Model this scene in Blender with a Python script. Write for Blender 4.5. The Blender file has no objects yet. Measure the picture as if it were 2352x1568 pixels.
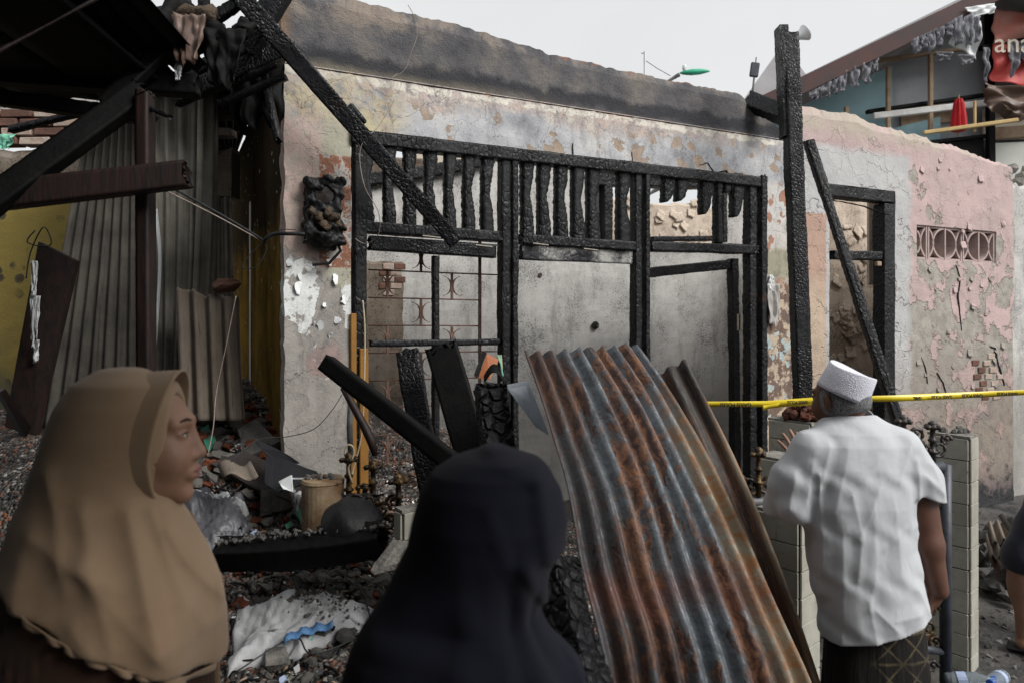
import bpy, bmesh, math, random
import numpy as np
from mathutils import Vector, Matrix, Euler, noise as mn
R = math.radians
random.seed(7)
scene = bpy.context.scene
COL = scene.collection
# ------------------------------------------------------------------ camera
CH = 1.62; F = 1568.0; CX = 1176.0; HY = 725.0
cam = bpy.data.cameras.new('camera'); camo = bpy.data.objects.new('camera', cam); COL.objects.link(camo)
camo.location = (0, 0, CH); camo.rotation_euler = (R(90), 0, 0)
cam.sensor_width = 36; cam.lens = 24; cam.shift_y = -59/2352.0
cam.clip_start = 0.05; cam.clip_end = 600
cam.dof.use_dof = True; cam.dof.focus_distance = 3.6; cam.dof.aperture_fstop = 3.2
scene.camera = camo
# ------------------------------------------------------------------ light
w = bpy.data.worlds.new("World"); scene.world = w; w.use_nodes = True
nt = w.node_tree; nt.nodes.clear()
out = nt.nodes.new('ShaderNodeOutputWorld'); bg = nt.nodes.new('ShaderNodeBackground')
sk = nt.nodes.new('ShaderNodeTexSky'); sk.sky_type = 'NISHITA'; sk.sun_disc = False
sk.sun_elevation = R(41); sk.sun_rotation = R(120); sk.air_density = 1; sk.dust_density = 5; sk.ozone_density = 1
hs = nt.nodes.new('ShaderNodeHueSaturation'); hs.inputs['Saturation'].default_value = .12
nt.links.new(sk.outputs[0], hs.inputs['Color'])
mx = nt.nodes.new('ShaderNodeMix'); mx.data_type = 'RGBA'; mx.inputs[0].default_value = .93
nt.links.new(hs.outputs[0], mx.inputs[6]); mx.inputs[7].default_value = (3.42, 3.48, 3.53, 1)   # even overcast layer
tcw = nt.nodes.new('ShaderNodeTexCoord'); cn = nt.nodes.new('ShaderNodeTexNoise'); cn.inputs['Scale'].default_value = 2.2; cn.inputs['Detail'].default_value = 4; nt.links.new(tcw.outputs['Generated'], cn.inputs['Vector'])
cr = nt.nodes.new('ShaderNodeMapRange'); nt.links.new(cn.outputs[0], cr.inputs[0]); cr.inputs[1].default_value = .3; cr.inputs[2].default_value = .7; cr.inputs[3].default_value = .93; cr.inputs[4].default_value = 1.05
cm_ = nt.nodes.new('ShaderNodeVectorMath'); cm_.operation = 'SCALE'; nt.links.new(mx.outputs[2], cm_.inputs[0]); nt.links.new(cr.outputs[0], cm_.inputs['Scale'])
nt.links.new(cm_.outputs[0], bg.inputs[0]); bg.inputs[1].default_value = .1
nt.links.new(bg.outputs[0], out.inputs[0])
sl = bpy.data.lights.new('sun', 'SUN'); sl.energy = 1.5; sl.angle = R(28); sl.color = (1, .98, .95)
slo = bpy.data.objects.new('sun', sl); COL.objects.link(slo)
sd = Vector((.85, -.50, .85)).normalized()        # direction towards the sun
slo.rotation_euler = sd.to_track_quat('Z', 'Y').to_euler(); slo.location = (0, 0, 20)
scene.view_settings.view_transform = 'Standard'; scene.view_settings.look = 'None'
scene.view_settings.exposure = 1.25; scene.view_settings.gamma = 1; scene.view_settings.use_curve_mapping = False
# ------------------------------------------------------------------ places
def P(px, py, d):
    return Vector(((px-CX)/F*d, d, CH+(HY-py)/F*d))
A = math.atan2(.4374, .8992); O = Vector((-1.102, 3.304, 0))
HM = Matrix.Translation(O) @ Matrix.Rotation(A, 4, 'Z'); HI = HM.inverted()
def hp(px, py, v=0.0):
    c = HI @ Vector((0, 0, CH)); r = HI.to_3x3() @ Vector(((px-CX)/F, 1, (HY-py)/F))
    t = (v-c.y)/r.y
    return (c.x+t*r.x, CH+t*r.z)
def HP(px, py, v=0.0):
    u, z = hp(px, py, v); return Vector((u, v, z))
def hz(px, z, v=0.0):
    u, _ = hp(px, 700, v); return Vector((u, v, z))
# ------------------------------------------------------------------ objects
def tag(o, label=None, cat=None, group=None, kind=None):
    if label: o['label'] = label
    if cat: o['category'] = cat
    if group: o['group'] = group
    if kind: o['kind'] = kind
    return o
def thing(name, label=None, cat=None, loc=(0, 0, 0), rz=0, group=None, mat=None):
    o = bpy.data.objects.new(name, None); COL.objects.link(o); o.empty_display_size = .1
    if mat is not None: o.matrix_world = mat
    else: o.location = loc; o.rotation_euler = (0, 0, rz)
    return tag(o, label, cat, group)
class MB:
    def __init__(s): s.v = []; s.f = []; s.uv = None
    def add(s, v, f):
        n = len(s.v); s.v.extend([tuple(q) for q in v]); s.f.extend([tuple(i+n for i in q) for q in f]); return s
    def box(s, c, d, M=None):
        x, y, z = d[0]/2, d[1]/2, d[2]/2; c = Vector(c)
        V = [Vector((a*x, b*y, e*z)) for a in (-1, 1) for b in (-1, 1) for e in (-1, 1)]
        V = [((M @ q) if M else q)+c for q in V]
        return s.add(V, [(0, 1, 3, 2), (4, 6, 7, 5), (0, 4, 5, 1), (2, 3, 7, 6), (0, 2, 6, 4), (1, 5, 7, 3)])
    def bev(s, c, d, b=.004, M=None, jit=0):
        bm = bmesh.new(); bmesh.ops.create_cube(bm, size=1)
        for q in bm.verts: q.co = Vector((q.co.x*d[0], q.co.y*d[1], q.co.z*d[2]))+Vector((random.uniform(-jit, jit) for _ in range(3)))
        bmesh.ops.bevel(bm, geom=bm.edges[:], offset=b, segments=1, affect='EDGES')
        bm.verts.index_update(); c = Vector(c)
        s.add([((M @ q.co) if M else q.co)+c for q in bm.verts], [[x.index for x in f.verts] for f in bm.faces]); bm.free(); return s
    def tube(s, pts, r, n=8, cap=True):
        pts = [Vector(p) for p in pts]; m = len(pts); rr = r if isinstance(r, (list, tuple)) else [r]*m
        V = []; up = None
        for i, p in enumerate(pts):
            t = (pts[min(i+1, m-1)]-pts[max(i-1, 0)]).normalized()
            if up is None: up = t.orthogonal().normalized()
            up = (up-t*up.dot(t)).normalized(); b = t.cross(up)
            for k in range(n):
                a = 2*math.pi*k/n; V.append(p+(up*math.cos(a)+b*math.sin(a))*rr[i])
        Fc = [(i*n+k, i*n+(k+1) % n, (i+1)*n+(k+1) % n, (i+1)*n+k) for i in range(m-1) for k in range(n)]
        if cap: Fc += [tuple(range(n-1, -1, -1)), tuple((m-1)*n+k for k in range(n))]
        return s.add(V, Fc)
    def lathe(s, c, prof, n=16, M=None):
        V = []; c = Vector(c)
        for r, z in prof:
            for k in range(n):
                a = 2*math.pi*k/n; q = Vector((r*math.cos(a), r*math.sin(a), z)); V.append(((M @ q) if M else q)+c)
        m = len(prof)
        Fc = [(i*n+k, i*n+(k+1) % n, (i+1)*n+(k+1) % n, (i+1)*n+k) for i in range(m-1) for k in range(n)]
        Fc += [tuple(range(n-1, -1, -1)), tuple((m-1)*n+k for k in range(n))]
        return s.add(V, Fc)
    def prism(s, poly, off):
        off = Vector(off); n = len(poly); V = [Vector(p) for p in poly]; V += [p+off for p in V]
        return s.add(V, [tuple(range(n)), tuple(range(2*n-1, n-1, -1))]+[(i, n+i, n+(i+1) % n, (i+1) % n) for i in range(n)])
    def rock(s, c, sc, seed=0, sub=1, rot=None, sharp=.35):
        bm = bmesh.new(); bmesh.ops.create_icosphere(bm, subdivisions=sub, radius=1)
        rnd = random.Random(seed); E_ = (rot or Euler((rnd.uniform(0, 6), rnd.uniform(0, 6), rnd.uniform(0, 6)))).to_matrix(); off = Vector((rnd.uniform(0, 50), 0, 0))
        for q in bm.verts:
            p = q.co.copy(); m = max(abs(p.x), abs(p.y), abs(p.z)); p = p.lerp(p/m*.8, .6)
            p *= 1+sharp*mn.noise(q.co*1.3+off); q.co = E_ @ Vector((p.x*sc[0], p.y*sc[1], p.z*sc[2]))+Vector(c)
        bm.verts.index_update(); s.add([q.co for q in bm.verts], [[x.index for x in f.verts] for f in bm.faces]); bm.free(); return s
    def build(s, name, mat, parent=None, smooth=False, uv=None):
        me = bpy.data.meshes.new(name); me.from_pydata(s.v, [], s.f)
        bm = bmesh.new(); bm.from_mesh(me); bmesh.ops.recalc_face_normals(bm, faces=bm.faces); bm.to_mesh(me); bm.free()
        if smooth: me.polygons.foreach_set('use_smooth', [True]*len(me.polygons))
        if mat: me.materials.append(mat)
        o = bpy.data.objects.new(name, me); COL.objects.link(o)
        if parent: o.parent = parent
        return o
def npmesh(name, V, Fq, mat, parent=None, smooth=True, uv=None):
    me = bpy.data.meshes.new(name); me.from_pydata(V if isinstance(V, list) else V.tolist(), [], Fq if isinstance(Fq, list) else Fq.tolist())
    if smooth: me.polygons.foreach_set('use_smooth', [True]*len(me.polygons))
    if uv is not None:
        l = me.uv_layers.new(name='UVMap'); idx = np.empty(len(me.loops), np.int32); me.loops.foreach_get('vertex_index', idx)
        l.data.foreach_set('uv', np.asarray(uv, np.float32)[idx].ravel())
    me.materials.append(mat)
    o = bpy.data.objects.new(name, me); COL.objects.link(o)
    if parent: o.parent = parent
    return o
def solid(o, t, offset=0):
    m = o.modifiers.new('solid', 'SOLIDIFY'); m.thickness = t; m.offset = offset; return o
def charbeam(mb, p0, p1, w, t, nrm, amp=.006, cell=.035, step=.010, taper=1.0, jag=.03, bend=0, seed=0, sideamp=1):
    """burnt timber from p0 to p1, broad face w across, thickness t along nrm, blistered in blocks"""
    p0 = Vector(p0); p1 = Vector(p1); ax = p1-p0; L = ax.length; ax.normalize()
    n = Vector(nrm); n = (n-ax*n.dot(ax)).normalized(); s = ax.cross(n).normalized()
    nw = max(2, round(w/step/1.2)); ntk = max(1, round(t/step/1.2)); m = max(3, round(L/step))
    ring = [(-1+2*i/nw, 1) for i in range(nw)]+[(1, 1-2*i/ntk) for i in range(ntk)]+[(1-2*i/nw, -1) for i in range(nw)]+[(-1, -1+2*i/ntk) for i in range(ntk)]
    V = []; k = len(ring); off = Vector((seed*3.1, seed*7.7, 1))
    for i in range(m+1):
        f = i/m; k2 = 1+(taper-1)*f; c = p0+ax*(L*f)+s*(bend*math.sin(math.pi*f))
        for (a, b) in ring:
            q = c+s*(a*w/2*k2)+n*(b*t/2*k2)
            lc = Vector((L*f, a*w/2, b*t/2))
            if i in (0, m):
                e = jag*(.5+mn.noise(lc*40+off)+.6*mn.noise(lc*90+off)); q += ax*(e if i == 0 else -e)
            sc = Vector((lc.x/cell, lc.y/(cell*.9), lc.z/(cell*.9)))+off
            sc.x += .35*mn.noise(sc*.9); d = mn.voronoi(sc)[0]; e = min(1, (d[1]-d[0])*2.6)
            dsp = .32*amp*(e-.8)+amp*.7*mn.noise(lc*6+off)+amp*.15*mn.noise(lc*40+off)
            o_ = (s*(1 if abs(a) == 1 else 0)*a*sideamp+n*(1 if abs(b) == 1 else 0)*b)
            q += o_*dsp; V.append(q)
    Fc = [(i*k+j, i*k+(j+1) % k, (i+1)*k+(j+1) % k, (i+1)*k+j) for i in range(m) for j in range(k)]
    Fc += [tuple(range(k-1, -1, -1)), tuple(m*k+j for j in range(k))]
    return mb.add(V, Fc)
# ------------------------------------------------------------------ smooth implicit bodies
def surfnets(fn, lo, hi, res):
    lo = np.array(lo, np.float32); hi = np.array(hi, np.float32); n = np.ceil((hi-lo)/res).astype(int)+1
    xs = [lo[i]+res*np.arange(n[i], dtype=np.float32) for i in range(3)]
    X, Y, Z = np.meshgrid(*xs, indexing='ij'); D = fn(X, Y, Z).astype(np.float32); del X, Y, Z
    S = D < 0
    def c8(a): return [a[i:a.shape[0]-1+i, j:a.shape[1]-1+j, k:a.shape[2]-1+k] for i in (0, 1) for j in (0, 1) for k in (0, 1)]
    cnt = sum(q.astype(np.uint8) for q in c8(S)); act = (cnt > 0) & (cnt < 8)
    idx = np.argwhere(act); ids = -np.ones(act.shape, np.int64); ids[tuple(idx.T)] = np.arange(len(idx))
    acc = np.zeros((len(idx), 3)); num = np.zeros(len(idx))
    offs = [(i, j, k) for i in (0, 1) for j in (0, 1) for k in (0, 1)]
    for a in offs:
        for b in offs:
            if sum(abs(a[q]-b[q]) for q in range(3)) != 1 or a > b: continue
            va = D[idx[:, 0]+a[0], idx[:, 1]+a[1], idx[:, 2]+a[2]]; vb = D[idx[:, 0]+b[0], idx[:, 1]+b[1], idx[:, 2]+b[2]]
            m = (va < 0) != (vb < 0); t = np.where(m, va/(va-vb+1e-12), 0)
            for q in range(3): acc[:, q] += np.where(m, a[q]+(b[q]-a[q])*t, 0)
            num += m
    V = lo+res*(idx+acc/num[:, None])
    Q = []
    for ax in range(3):
        u, v = [(1, 2), (2, 0), (0, 1)][ax]
        sl0 = [slice(None)]*3; sl1 = [slice(None)]*3; sl0[ax] = slice(0, -1); sl1[ax] = slice(1, None)
        a = S[tuple(sl0)]; b = S[tuple(sl1)]; e = np.argwhere(a != b)
        e = e[(e[:, u] > 0) & (e[:, v] > 0) & (e[:, u] < act.shape[u]) & (e[:, v] < act.shape[v])]
        flip = a[tuple(e.T)]
        def g(du, dv):
            q = e.copy(); q[:, u] -= du; q[:, v] -= dv; return ids[tuple(q.T)]
        q = np.stack([g(1, 1), g(0, 1), g(0, 0), g(1, 0)], 1); q[~flip] = q[~flip][:, ::-1]; Q.append(q)
    Q = np.concatenate(Q); Q = Q[(Q >= 0).all(1)]
    return V, Q
def smin(a, b, k): h = np.clip(.5+.5*(b-a)/k, 0, 1); return b+(a-b)*h-k*h*(1-h)
def smax(a, b, k): return -smin(-a, -b, k)
def ell(X, Y, Z, c, r, rz=0, ry=0):
    x, y, z = X-c[0], Y-c[1], Z-c[2]
    if rz: ca, sa = math.cos(rz), math.sin(rz); x, y = x*ca+y*sa, -x*sa+y*ca
    if ry: ca, sa = math.cos(ry), math.sin(ry); x, z = x*ca-z*sa, x*sa+z*ca
    k0 = np.sqrt((x/r[0])**2+(y/r[1])**2+(z/r[2])**2)+1e-6
    k1 = np.sqrt((x/r[0]**2)**2+(y/r[1]**2)**2+(z/r[2]**2)**2)+1e-6
    return k0*(k0-1)/k1
def cap(X, Y, Z, a, b, r0, r1=None):
    r1 = r0 if r1 is None else r1; a = np.array(a, float); b = np.array(b, float); d = b-a; L2 = (d**2).sum()
    t = np.clip(((X-a[0])*d[0]+(Y-a[1])*d[1]+(Z-a[2])*d[2])/L2, 0, 1)
    return np.sqrt((X-a[0]-t*d[0])**2+(Y-a[1]-t*d[1])**2+(Z-a[2]-t*d[2])**2)-(r0+(r1-r0)*t)
def vloft(X, Y, Z, tab, pw=2.0):
    """tab rows: z, cx, cy, rx, ry (z ascending); open ended in z"""
    t = np.array(tab, float); f = lambda i: np.interp(Z, t[:, 0], t[:, i])
    cx, cy, rx, ry = f(1), f(2), f(3), f(4)
    k = (np.abs((X-cx)/rx)**pw+np.abs((Y-cy)/ry)**pw)**(1/pw)
    return (k-1)*np.minimum(rx, ry)
# ------------------------------------------------------------------ materials
class G:
    def __init__(s, name, rough=.8, spec=.3, metal=0):
        s.m = bpy.data.materials.new(name); s.m.use_nodes = True; s.t = s.m.node_tree; s.t.nodes.clear()
        s.o = s.t.nodes.new('ShaderNodeOutputMaterial'); s.b = s.t.nodes.new('ShaderNodeBsdfPrincipled')
        s.t.links.new(s.b.outputs[0], s.o.inputs[0]); s.set('Roughness', rough); s.set('Specular IOR Level', spec); s.set('Metallic', metal)
        tc = s.t.nodes.new('ShaderNodeTexCoord'); s.co = tc.outputs['Object']; s.uvc = tc.outputs['UV']
    def N(s, ty, **k):
        n = s.t.nodes.new(ty)
        for a, b in k.items(): setattr(n, a, b)
        return n
    def L(s, sock, v):
        if isinstance(v, bpy.types.NodeSocket): s.t.links.new(v, sock)
        elif isinstance(v, (tuple, list)) and len(v) == 3 and sock.type == 'RGBA': sock.default_value = (*v, 1)
        else: sock.default_value = v
    def set(s, n, v): s.L(s.b.inputs[n], v)
    def math(s, op, a, b=0, c=None, cl=False):
        n = s.N('ShaderNodeMath', operation=op, use_clamp=cl); s.L(n.inputs[0], a); s.L(n.inputs[1], b)
        if c is not None: s.L(n.inputs[2], c)
        return n.outputs[0]
    def add(s, a, b): return s.math('ADD', a, b)
    def sub(s, a, b): return s.math('SUBTRACT', a, b)
    def mul(s, a, b): return s.math('MULTIPLY', a, b)
    def mx(s, a, b): return s.math('MAXIMUM', a, b)
    def inv(s, a): return s.math('SUBTRACT', 1.0, a)
    def vmul(s, v, k):
        n = s.N('ShaderNodeVectorMath', operation='MULTIPLY'); s.L(n.inputs[0], v); s.L(n.inputs[1], k); return n.outputs[0]
    def vadd(s, v, k):
        n = s.N('ShaderNodeVectorMath', operation='ADD'); s.L(n.inputs[0], v); s.L(n.inputs[1], k); return n.outputs[0]
    def noise(s, sc, det=4, ro=.55, vec=None, out=0, dist=0):
        n = s.N('ShaderNodeTexNoise'); s.L(n.inputs['Vector'], vec or s.co); n.inputs['Scale'].default_value = sc
        n.inputs['Detail'].default_value = det; n.inputs['Roughness'].default_value = ro; n.inputs['Distortion'].default_value = dist
        return n.outputs[out]
    def voro(s, sc, feat='F1', vec=None, out='Distance', rnd=1):
        n = s.N('ShaderNodeTexVoronoi', feature=feat); s.L(n.inputs['Vector'], vec or s.co); n.inputs['Scale'].default_value = sc
        n.inputs['Randomness'].default_value = rnd; return n.outputs[out]
    def mr(s, x, a, b, c=0, d=1):
        n = s.N('ShaderNodeMapRange', clamp=True); s.L(n.inputs[0], x)
        for i, q in enumerate((a, b, c, d)): s.L(n.inputs[i+1], q)
        return n.outputs[0]
    def mix(s, f, a, b, bt='MIX'):
        n = s.N('ShaderNodeMix', data_type='RGBA', blend_type=bt); s.L(n.inputs[0], f); s.L(n.inputs[6], a); s.L(n.inputs[7], b); return n.outputs[2]
    def ramp(s, x, st):
        n = s.N('ShaderNodeValToRGB'); s.L(n.inputs[0], x); e = n.color_ramp.elements
        while len(e) < len(st): e.new(.5)
        for q, (p, c) in zip(e, st): q.position = p; q.color = (*c, 1)
        return n.outputs[0]
    def warp(s, sc, amt, vec=None):
        c = s.noise(sc, 4, .6, vec, out=1); c = s.vadd(c, (-.5, -.5, -.5)); return s.vadd(vec or s.co, s.vmul(c, (amt, amt, amt)))
    def sep(s, v):
        n = s.N('ShaderNodeSeparateXYZ'); s.L(n.inputs[0], v); return n.outputs[0], n.outputs[1], n.outputs[2]
    def comb(s, x, y, z):
        n = s.N('ShaderNodeCombineXYZ'); s.L(n.inputs[0], x); s.L(n.inputs[1], y); s.L(n.inputs[2], z); return n.outputs[0]
    def box(s, x, z, x0, x1, z0, z1, e=.01):
        a = s.mul(s.mr(x, x0-e, x0+e), s.mr(x, x1+e, x1-e)); b = s.mul(s.mr(z, z0-e, z0+e), s.mr(z, z1+e, z1-e)); return s.mul(a, b)
    def oval(s, x, z, cx, cz, rx, rz, e=.12):
        a = s.math('POWER', s.mul(s.sub(x, cx), 1/rx), 2); b = s.math('POWER', s.mul(s.sub(z, cz), 1/rz), 2)
        return s.mr(s.add(a, b), 1+e, 1-e)
    def bump(s, h, st=.5, d=.01, nrm=None):
        n = s.N('ShaderNodeBump'); s.L(n.inputs['Height'], h); n.inputs['Strength'].default_value = st; n.inputs['Distance'].default_value = d
        if nrm is not None: s.L(n.inputs['Normal'], nrm)
        s.last = n.outputs[0]; s.set('Normal', n.outputs[0]); return n.outputs[0]
    def col(s, c): s.set('Base Color', c); return s
def simple(name, c, c2=None, sc=12, rough=.8, spec=.3, metal=0, bs=.3, bsc=60, bd=.004, det=5):
    g = G(name, rough, spec, metal); c2 = c2 or tuple(q*.6 for q in c)
    g.col(g.mix(g.mr(g.noise(sc, det, .65), .35, .68), c, c2)); g.bump(g.noise(bsc, 4, .6), bs, bd); return g.m
def charmat(name, dark=(.004, .0042, .005), light=(.012, .0125, .015), cell=40, amt=.35, rough=.46, ash=None, spec=.28, axis=(1, 1, .55), deep=0):
    g = G(name, rough, spec); v = g.vmul(g.warp(7, .05), axis)
    e = g.voro(cell, 'DISTANCE_TO_EDGE', v); crack = g.mr(e, .0, .09); n = g.noise(90, 3, .7); n2 = g.noise(5, 3)
    top = g.mix(g.mr(n2, .4, .7), dark, light); top = g.mix(g.mul(g.mr(g.add(g.mul(n, .75), g.mul(n2, .25)), .60, .72), amt), top, tuple(q*7 for q in light))  # pale specks put glints of light on the facets into the colour
    top = g.mix(g.mr(g.noise(3.1, 4, .6), .64, .72, 0, .6), top, (.05, .022, .012))
    if ash: top = g.mix(g.mr(g.add(n2, g.mul(n, .3)), .6, .75), top, ash)
    msk = g.mr(g.noise(4, 3), .38, .62, .8 if deep else .08, 1 if deep else .9)
    g.col(g.mix(g.mul(g.inv(crack), msk), top, (.003, .003, .004)))
    dome = g.mul(g.mr(e, 0, .22), msk); h = g.add(g.mul(dome, 1), g.mul(g.noise(60, 4, .7), .3)); g.bump(h, .75 if not deep else 1, .006 if not deep else .02)
    g.set('Roughness', g.mr(n, .3, .7, rough-.12, rough+.25)); return g.m
CHAR = charmat('charred_wood'); CHARD = charmat('deeply_charred_wood', cell=24, axis=(1, 1, 1.1), deep=1)
CHARF = charmat('charred_plank', cell=55, axis=(1, 1, .8), rough=.40)
CHARP = charmat('scorched_board', (.02, .02, .024), (.07, .07, .075), cell=26, amt=.8, ash=(.34, .33, .31), axis=(1, 1, 1), rough=.6)
SOOT = simple('sooty_timber', (.003, .003, .0035), (.007, .0065, .006), 20, .65, .12, bs=.5, bsc=70)
g = G('red_brown_timber', .6, .35)
x, y, z = g.sep(g.co); s_ = g.noise(6, 5, .7, g.vmul(g.co, (8, 8, 1)))
g.col(g.mix(g.mr(s_, .35, .62), (.022, .008, .0055), (.005, .0035, .003))); g.bump(s_, .4, .006); REDW = g.m
# fire-damaged outer plaster, u,v,z in metres along the street front
def plaster_bump(g, extra=None, st=.8):
    h = g.add(g.mul(g.noise(9, 6, .6), .6), g.mul(g.noise(70, 4, .7), .3))
    if extra is not None: h = g.add(h, extra)
    g.bump(h, st, .012)
g = G('scorched_street_plaster', .85, .25)
cw = g.warp(5, .20); cf = g.warp(24, .06, cw); u, _, zz = g.sep(cf); us, _, zs = g.sep(g.co)
n1 = g.noise(3.2, 6, .62); n2 = g.noise(14, 5, .65); n3 = g.noise(55, 3, .7)
base = g.ramp(n1, [(.34, (.22, .22, .235)), (.47, (.37, .375, .39)), (.57, (.46, .46, .47)), (.7, (.53, .52, .49))])
base = g.mix(g.mr(n3, .55, .8, 0, .5), base, (.12, .12, .13))
# blistered paint islands (pinkish tan with pale rim)
vv = g.voro(8.5, 'F1', cf); isl = g.mr(g.add(vv, g.mul(g.noise(2.6, 4), .9)), .80, .785)
rim = g.sub(g.mr(g.add(vv, g.mul(g.noise(2.6, 4), .9)), .825, .81), isl)
low = g.mr(zs, 2.35, 2.6)
base = g.mix(g.mul(isl, low), base, g.mix(g.mr(n2, .4, .6), (.37, .28, .21), (.30, .245, .20))); base = g.mix(g.mul(g.math('MAXIMUM', rim, 0), g.mul(low, .7)), base, (.5, .45, .38))
# upper band under the parapet: cream, salmon, ochre flakes
band = g.mr(g.add(zs, g.mul(g.sub(n1, .5), .34)), 2.72, 2.77)
bandc = g.ramp(g.noise(7, 6, .7, cw), [(.28, (.24, .24, .26)), (.38, (.42, .34, .28)), (.45, (.50, .40, .36)), (.50, (.33, .31, .30)), (.55, (.48, .40, .36)), (.60, (.55, .53, .46)), (.66, (.36, .22, .17)), (.74, (.40, .40, .41))])
base = g.mix(g.mul(band, g.mr(us, 3.2, 2.2, .35, .95)), base, bandc)
# white chalky lines at the seam
seam = g.box(us, g.add(zs, g.mul(g.sub(n2, .5), .10)), -1, 3.4, 2.80, 2.835, .006)
base = g.mix(g.mul(seam, g.mr(n2, .42, .5)), base, (.66, .62, .54))
# yellow/ochre area at upper left
yel = g.mul(g.oval(u, zz, .30, 2.66, .30, .18, .5), g.mr(n1, .38, .52)); base = g.mix(yel, base, g.ramp(n2, [(.35, (.48, .46, .32)), (.5, (.42, .35, .26)), (.6, (.24, .25, .24)), (.7, (.14, .19, .23))]))
# left pillar: rose strip, yellow strip
inP = g.mr(us, .50, .46)
pil = g.mix(g.mr(u, .17, .21), g.mix(g.mr(n2, .4, .66), (.50, .37, .33), (.38, .34, .29)), (.40, .38, .30))
pil = g.mix(g.mr(u, .36, .38), pil, g.mix(g.mr(n1, .45, .6), (.52, .46, .28), (.46, .35, .28)))
base = g.mix(g.mul(inP, g.mr(zz, 2.66, 2.56)), base, pil)
rst = g.ramp(g.noise(11, 6, .75, cw), [(.3, (.10, .09, .09)), (.42, (.24, .12, .08)), (.50, (.28, .12, .07)), (.56, (.48, .46, .42)), (.64, (.20, .18, .18))])
base = g.mix(g.box(us, zs, .165, .385, 1.86, 2.42, .004), base, rst)
# lower pillar: bare grey render with scraps of white paint
gw = g.mix(g.mr(n1, .35, .65), (.27, .25, .225), (.36, .335, .305))
lowp = g.mul(g.mr(us, .50, .46), g.mr(g.add(zz, g.mul(u, .9)), 2.02, 1.98))
base = g.mix(lowp, base, gw)
base = g.mix(g.mul(g.mul(lowp, g.mr(us, .36, .375)), g.mr(zz, 1.66, 1.70)), base, (.60, .50, .27))
w1 = g.oval(u, zz, .08, 1.72, .09, .19, .05); w2 = g.oval(u, zz, .34, 1.70, .07, .17, .05); w3 = g.mul(g.mr(g.voro(14, 'F1', cf), .16, .14), g.box(us, zs, .1, .46, 1.25, 1.75, .02))
base = g.mix(g.mul(g.mul(g.mx(g.mx(w1, w2), w3), inP), g.mr(n2, .58, .54)), base, (.68, .69, .68))
base = g.mix(g.mul(g.mul(g.oval(u, zz, .18, 1.38, .09, .08, .3), inP), .6), base, (.34, .22, .20))
# right pillar: white on brown, blue-green spots
rp = g.mr(us, 3.10, 3.14)
rpc = g.mix(g.mr(g.voro(9, 'F1', cf), .38, .34), g.mix(g.mr(n1, .4, .6), (.50, .45, .40), (.56, .55, .54)), (.36, .20, .14))
rpl = g.mix(g.mr(g.voro(13, 'F1', cf), .40, .36), (.17, .115, .09), (.42, .50, .50)); rpl = g.mix(g.mr(n2, .5, .56), rpl, (.50, .40, .30))
base = g.mix(g.mul(rp, g.mr(zz, 2.55, 2.5)), base, g.mix(g.mr(zz, 1.86, 1.80), rpc, rpl))
base = g.mix(g.mul(rp, g.box(us, zz, 3.1, 3.5, 1.86, 2.08, .02)), base, (.32, .30, .22))
# soot licking above the opening and smoke stain
so = g.mul(g.box(us, g.add(zs, g.mul(g.sub(n1, .5), .1)), .45, 3.15, 2.40, 2.535, .03), .7)
base = g.mix(so, base, (.06, .065, .075))
base = g.mix(g.mr(g.voro(3.4, 'DISTANCE_TO_EDGE', g.warp(9, .12)), .006, .0, 0, .75), base, (.05, .045, .04))
vs = g.noise(5, 5, .7, g.vmul(cw, (2.2, 2.2, .35))); base = g.mix(g.mul(g.mr(vs, .50, .68), .5), base, (.085, .08, .085)); base = g.mix(g.mul(g.mr(n3, .60, .72), .5), base, (.10, .09, .085))
g.col(base); plaster_bump(g, g.mul(g.mx(isl, g.mul(lowp, g.mx(w1, w2))), -.25)); FACADE = g.m
g = G('parapet_cement', .9, .2); us, _, zs = g.sep(g.co); n1 = g.noise(4, 6, .65); n3 = g.noise(60, 4, .75); n2 = g.noise(12, 4)
c = g.ramp(n1, [(.32, (.065, .065, .073)), (.5, (.115, .11, .112)), (.68, (.19, .17, .15))])
zl = g.add(g.add(zs, g.mul(g.sub(n1, .5), .12)), 0)
c = g.mix(g.mul(g.box(us, g.add(zl, g.mul(g.sub(n2, .5), .09)), -.1, 3.4, 2.855, 2.945, .018), .8), c, (.03, .031, .037))
c = g.mix(g.mul(g.mul(g.mr(zl, 2.90, 2.855), g.mr(us, 1.8, .6)), .9), c, (.17, .15, .115))
c = g.mix(g.mul(g.mr(g.add(zs, g.mul(n2, .12)), 3.15, 3.19), g.mr(n1, .48, .60)), c, (.24, .20, .17))
c = g.mix(g.mul(g.mul(g.mul(g.mr(g.add(zs, g.mul(n2, .10)), 3.17, 3.19), g.mr(n2, .54, .60)), g.mr(us, 1.2, 1.7)), .7), c, (.29, .12, .08))
c = g.mix(g.mr(us, .05, .0), c, (.20, .14, .10)); c = g.mix(g.mr(n3, .55, .75, 0, .5), c, (.04, .04, .045))
g.col(c); plaster_bump(g, g.add(g.mul(g.noise(140, 3), .3), g.mul(g.noise(22, 5, .7), .7)), 1.0); PARAPET = g.m
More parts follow.
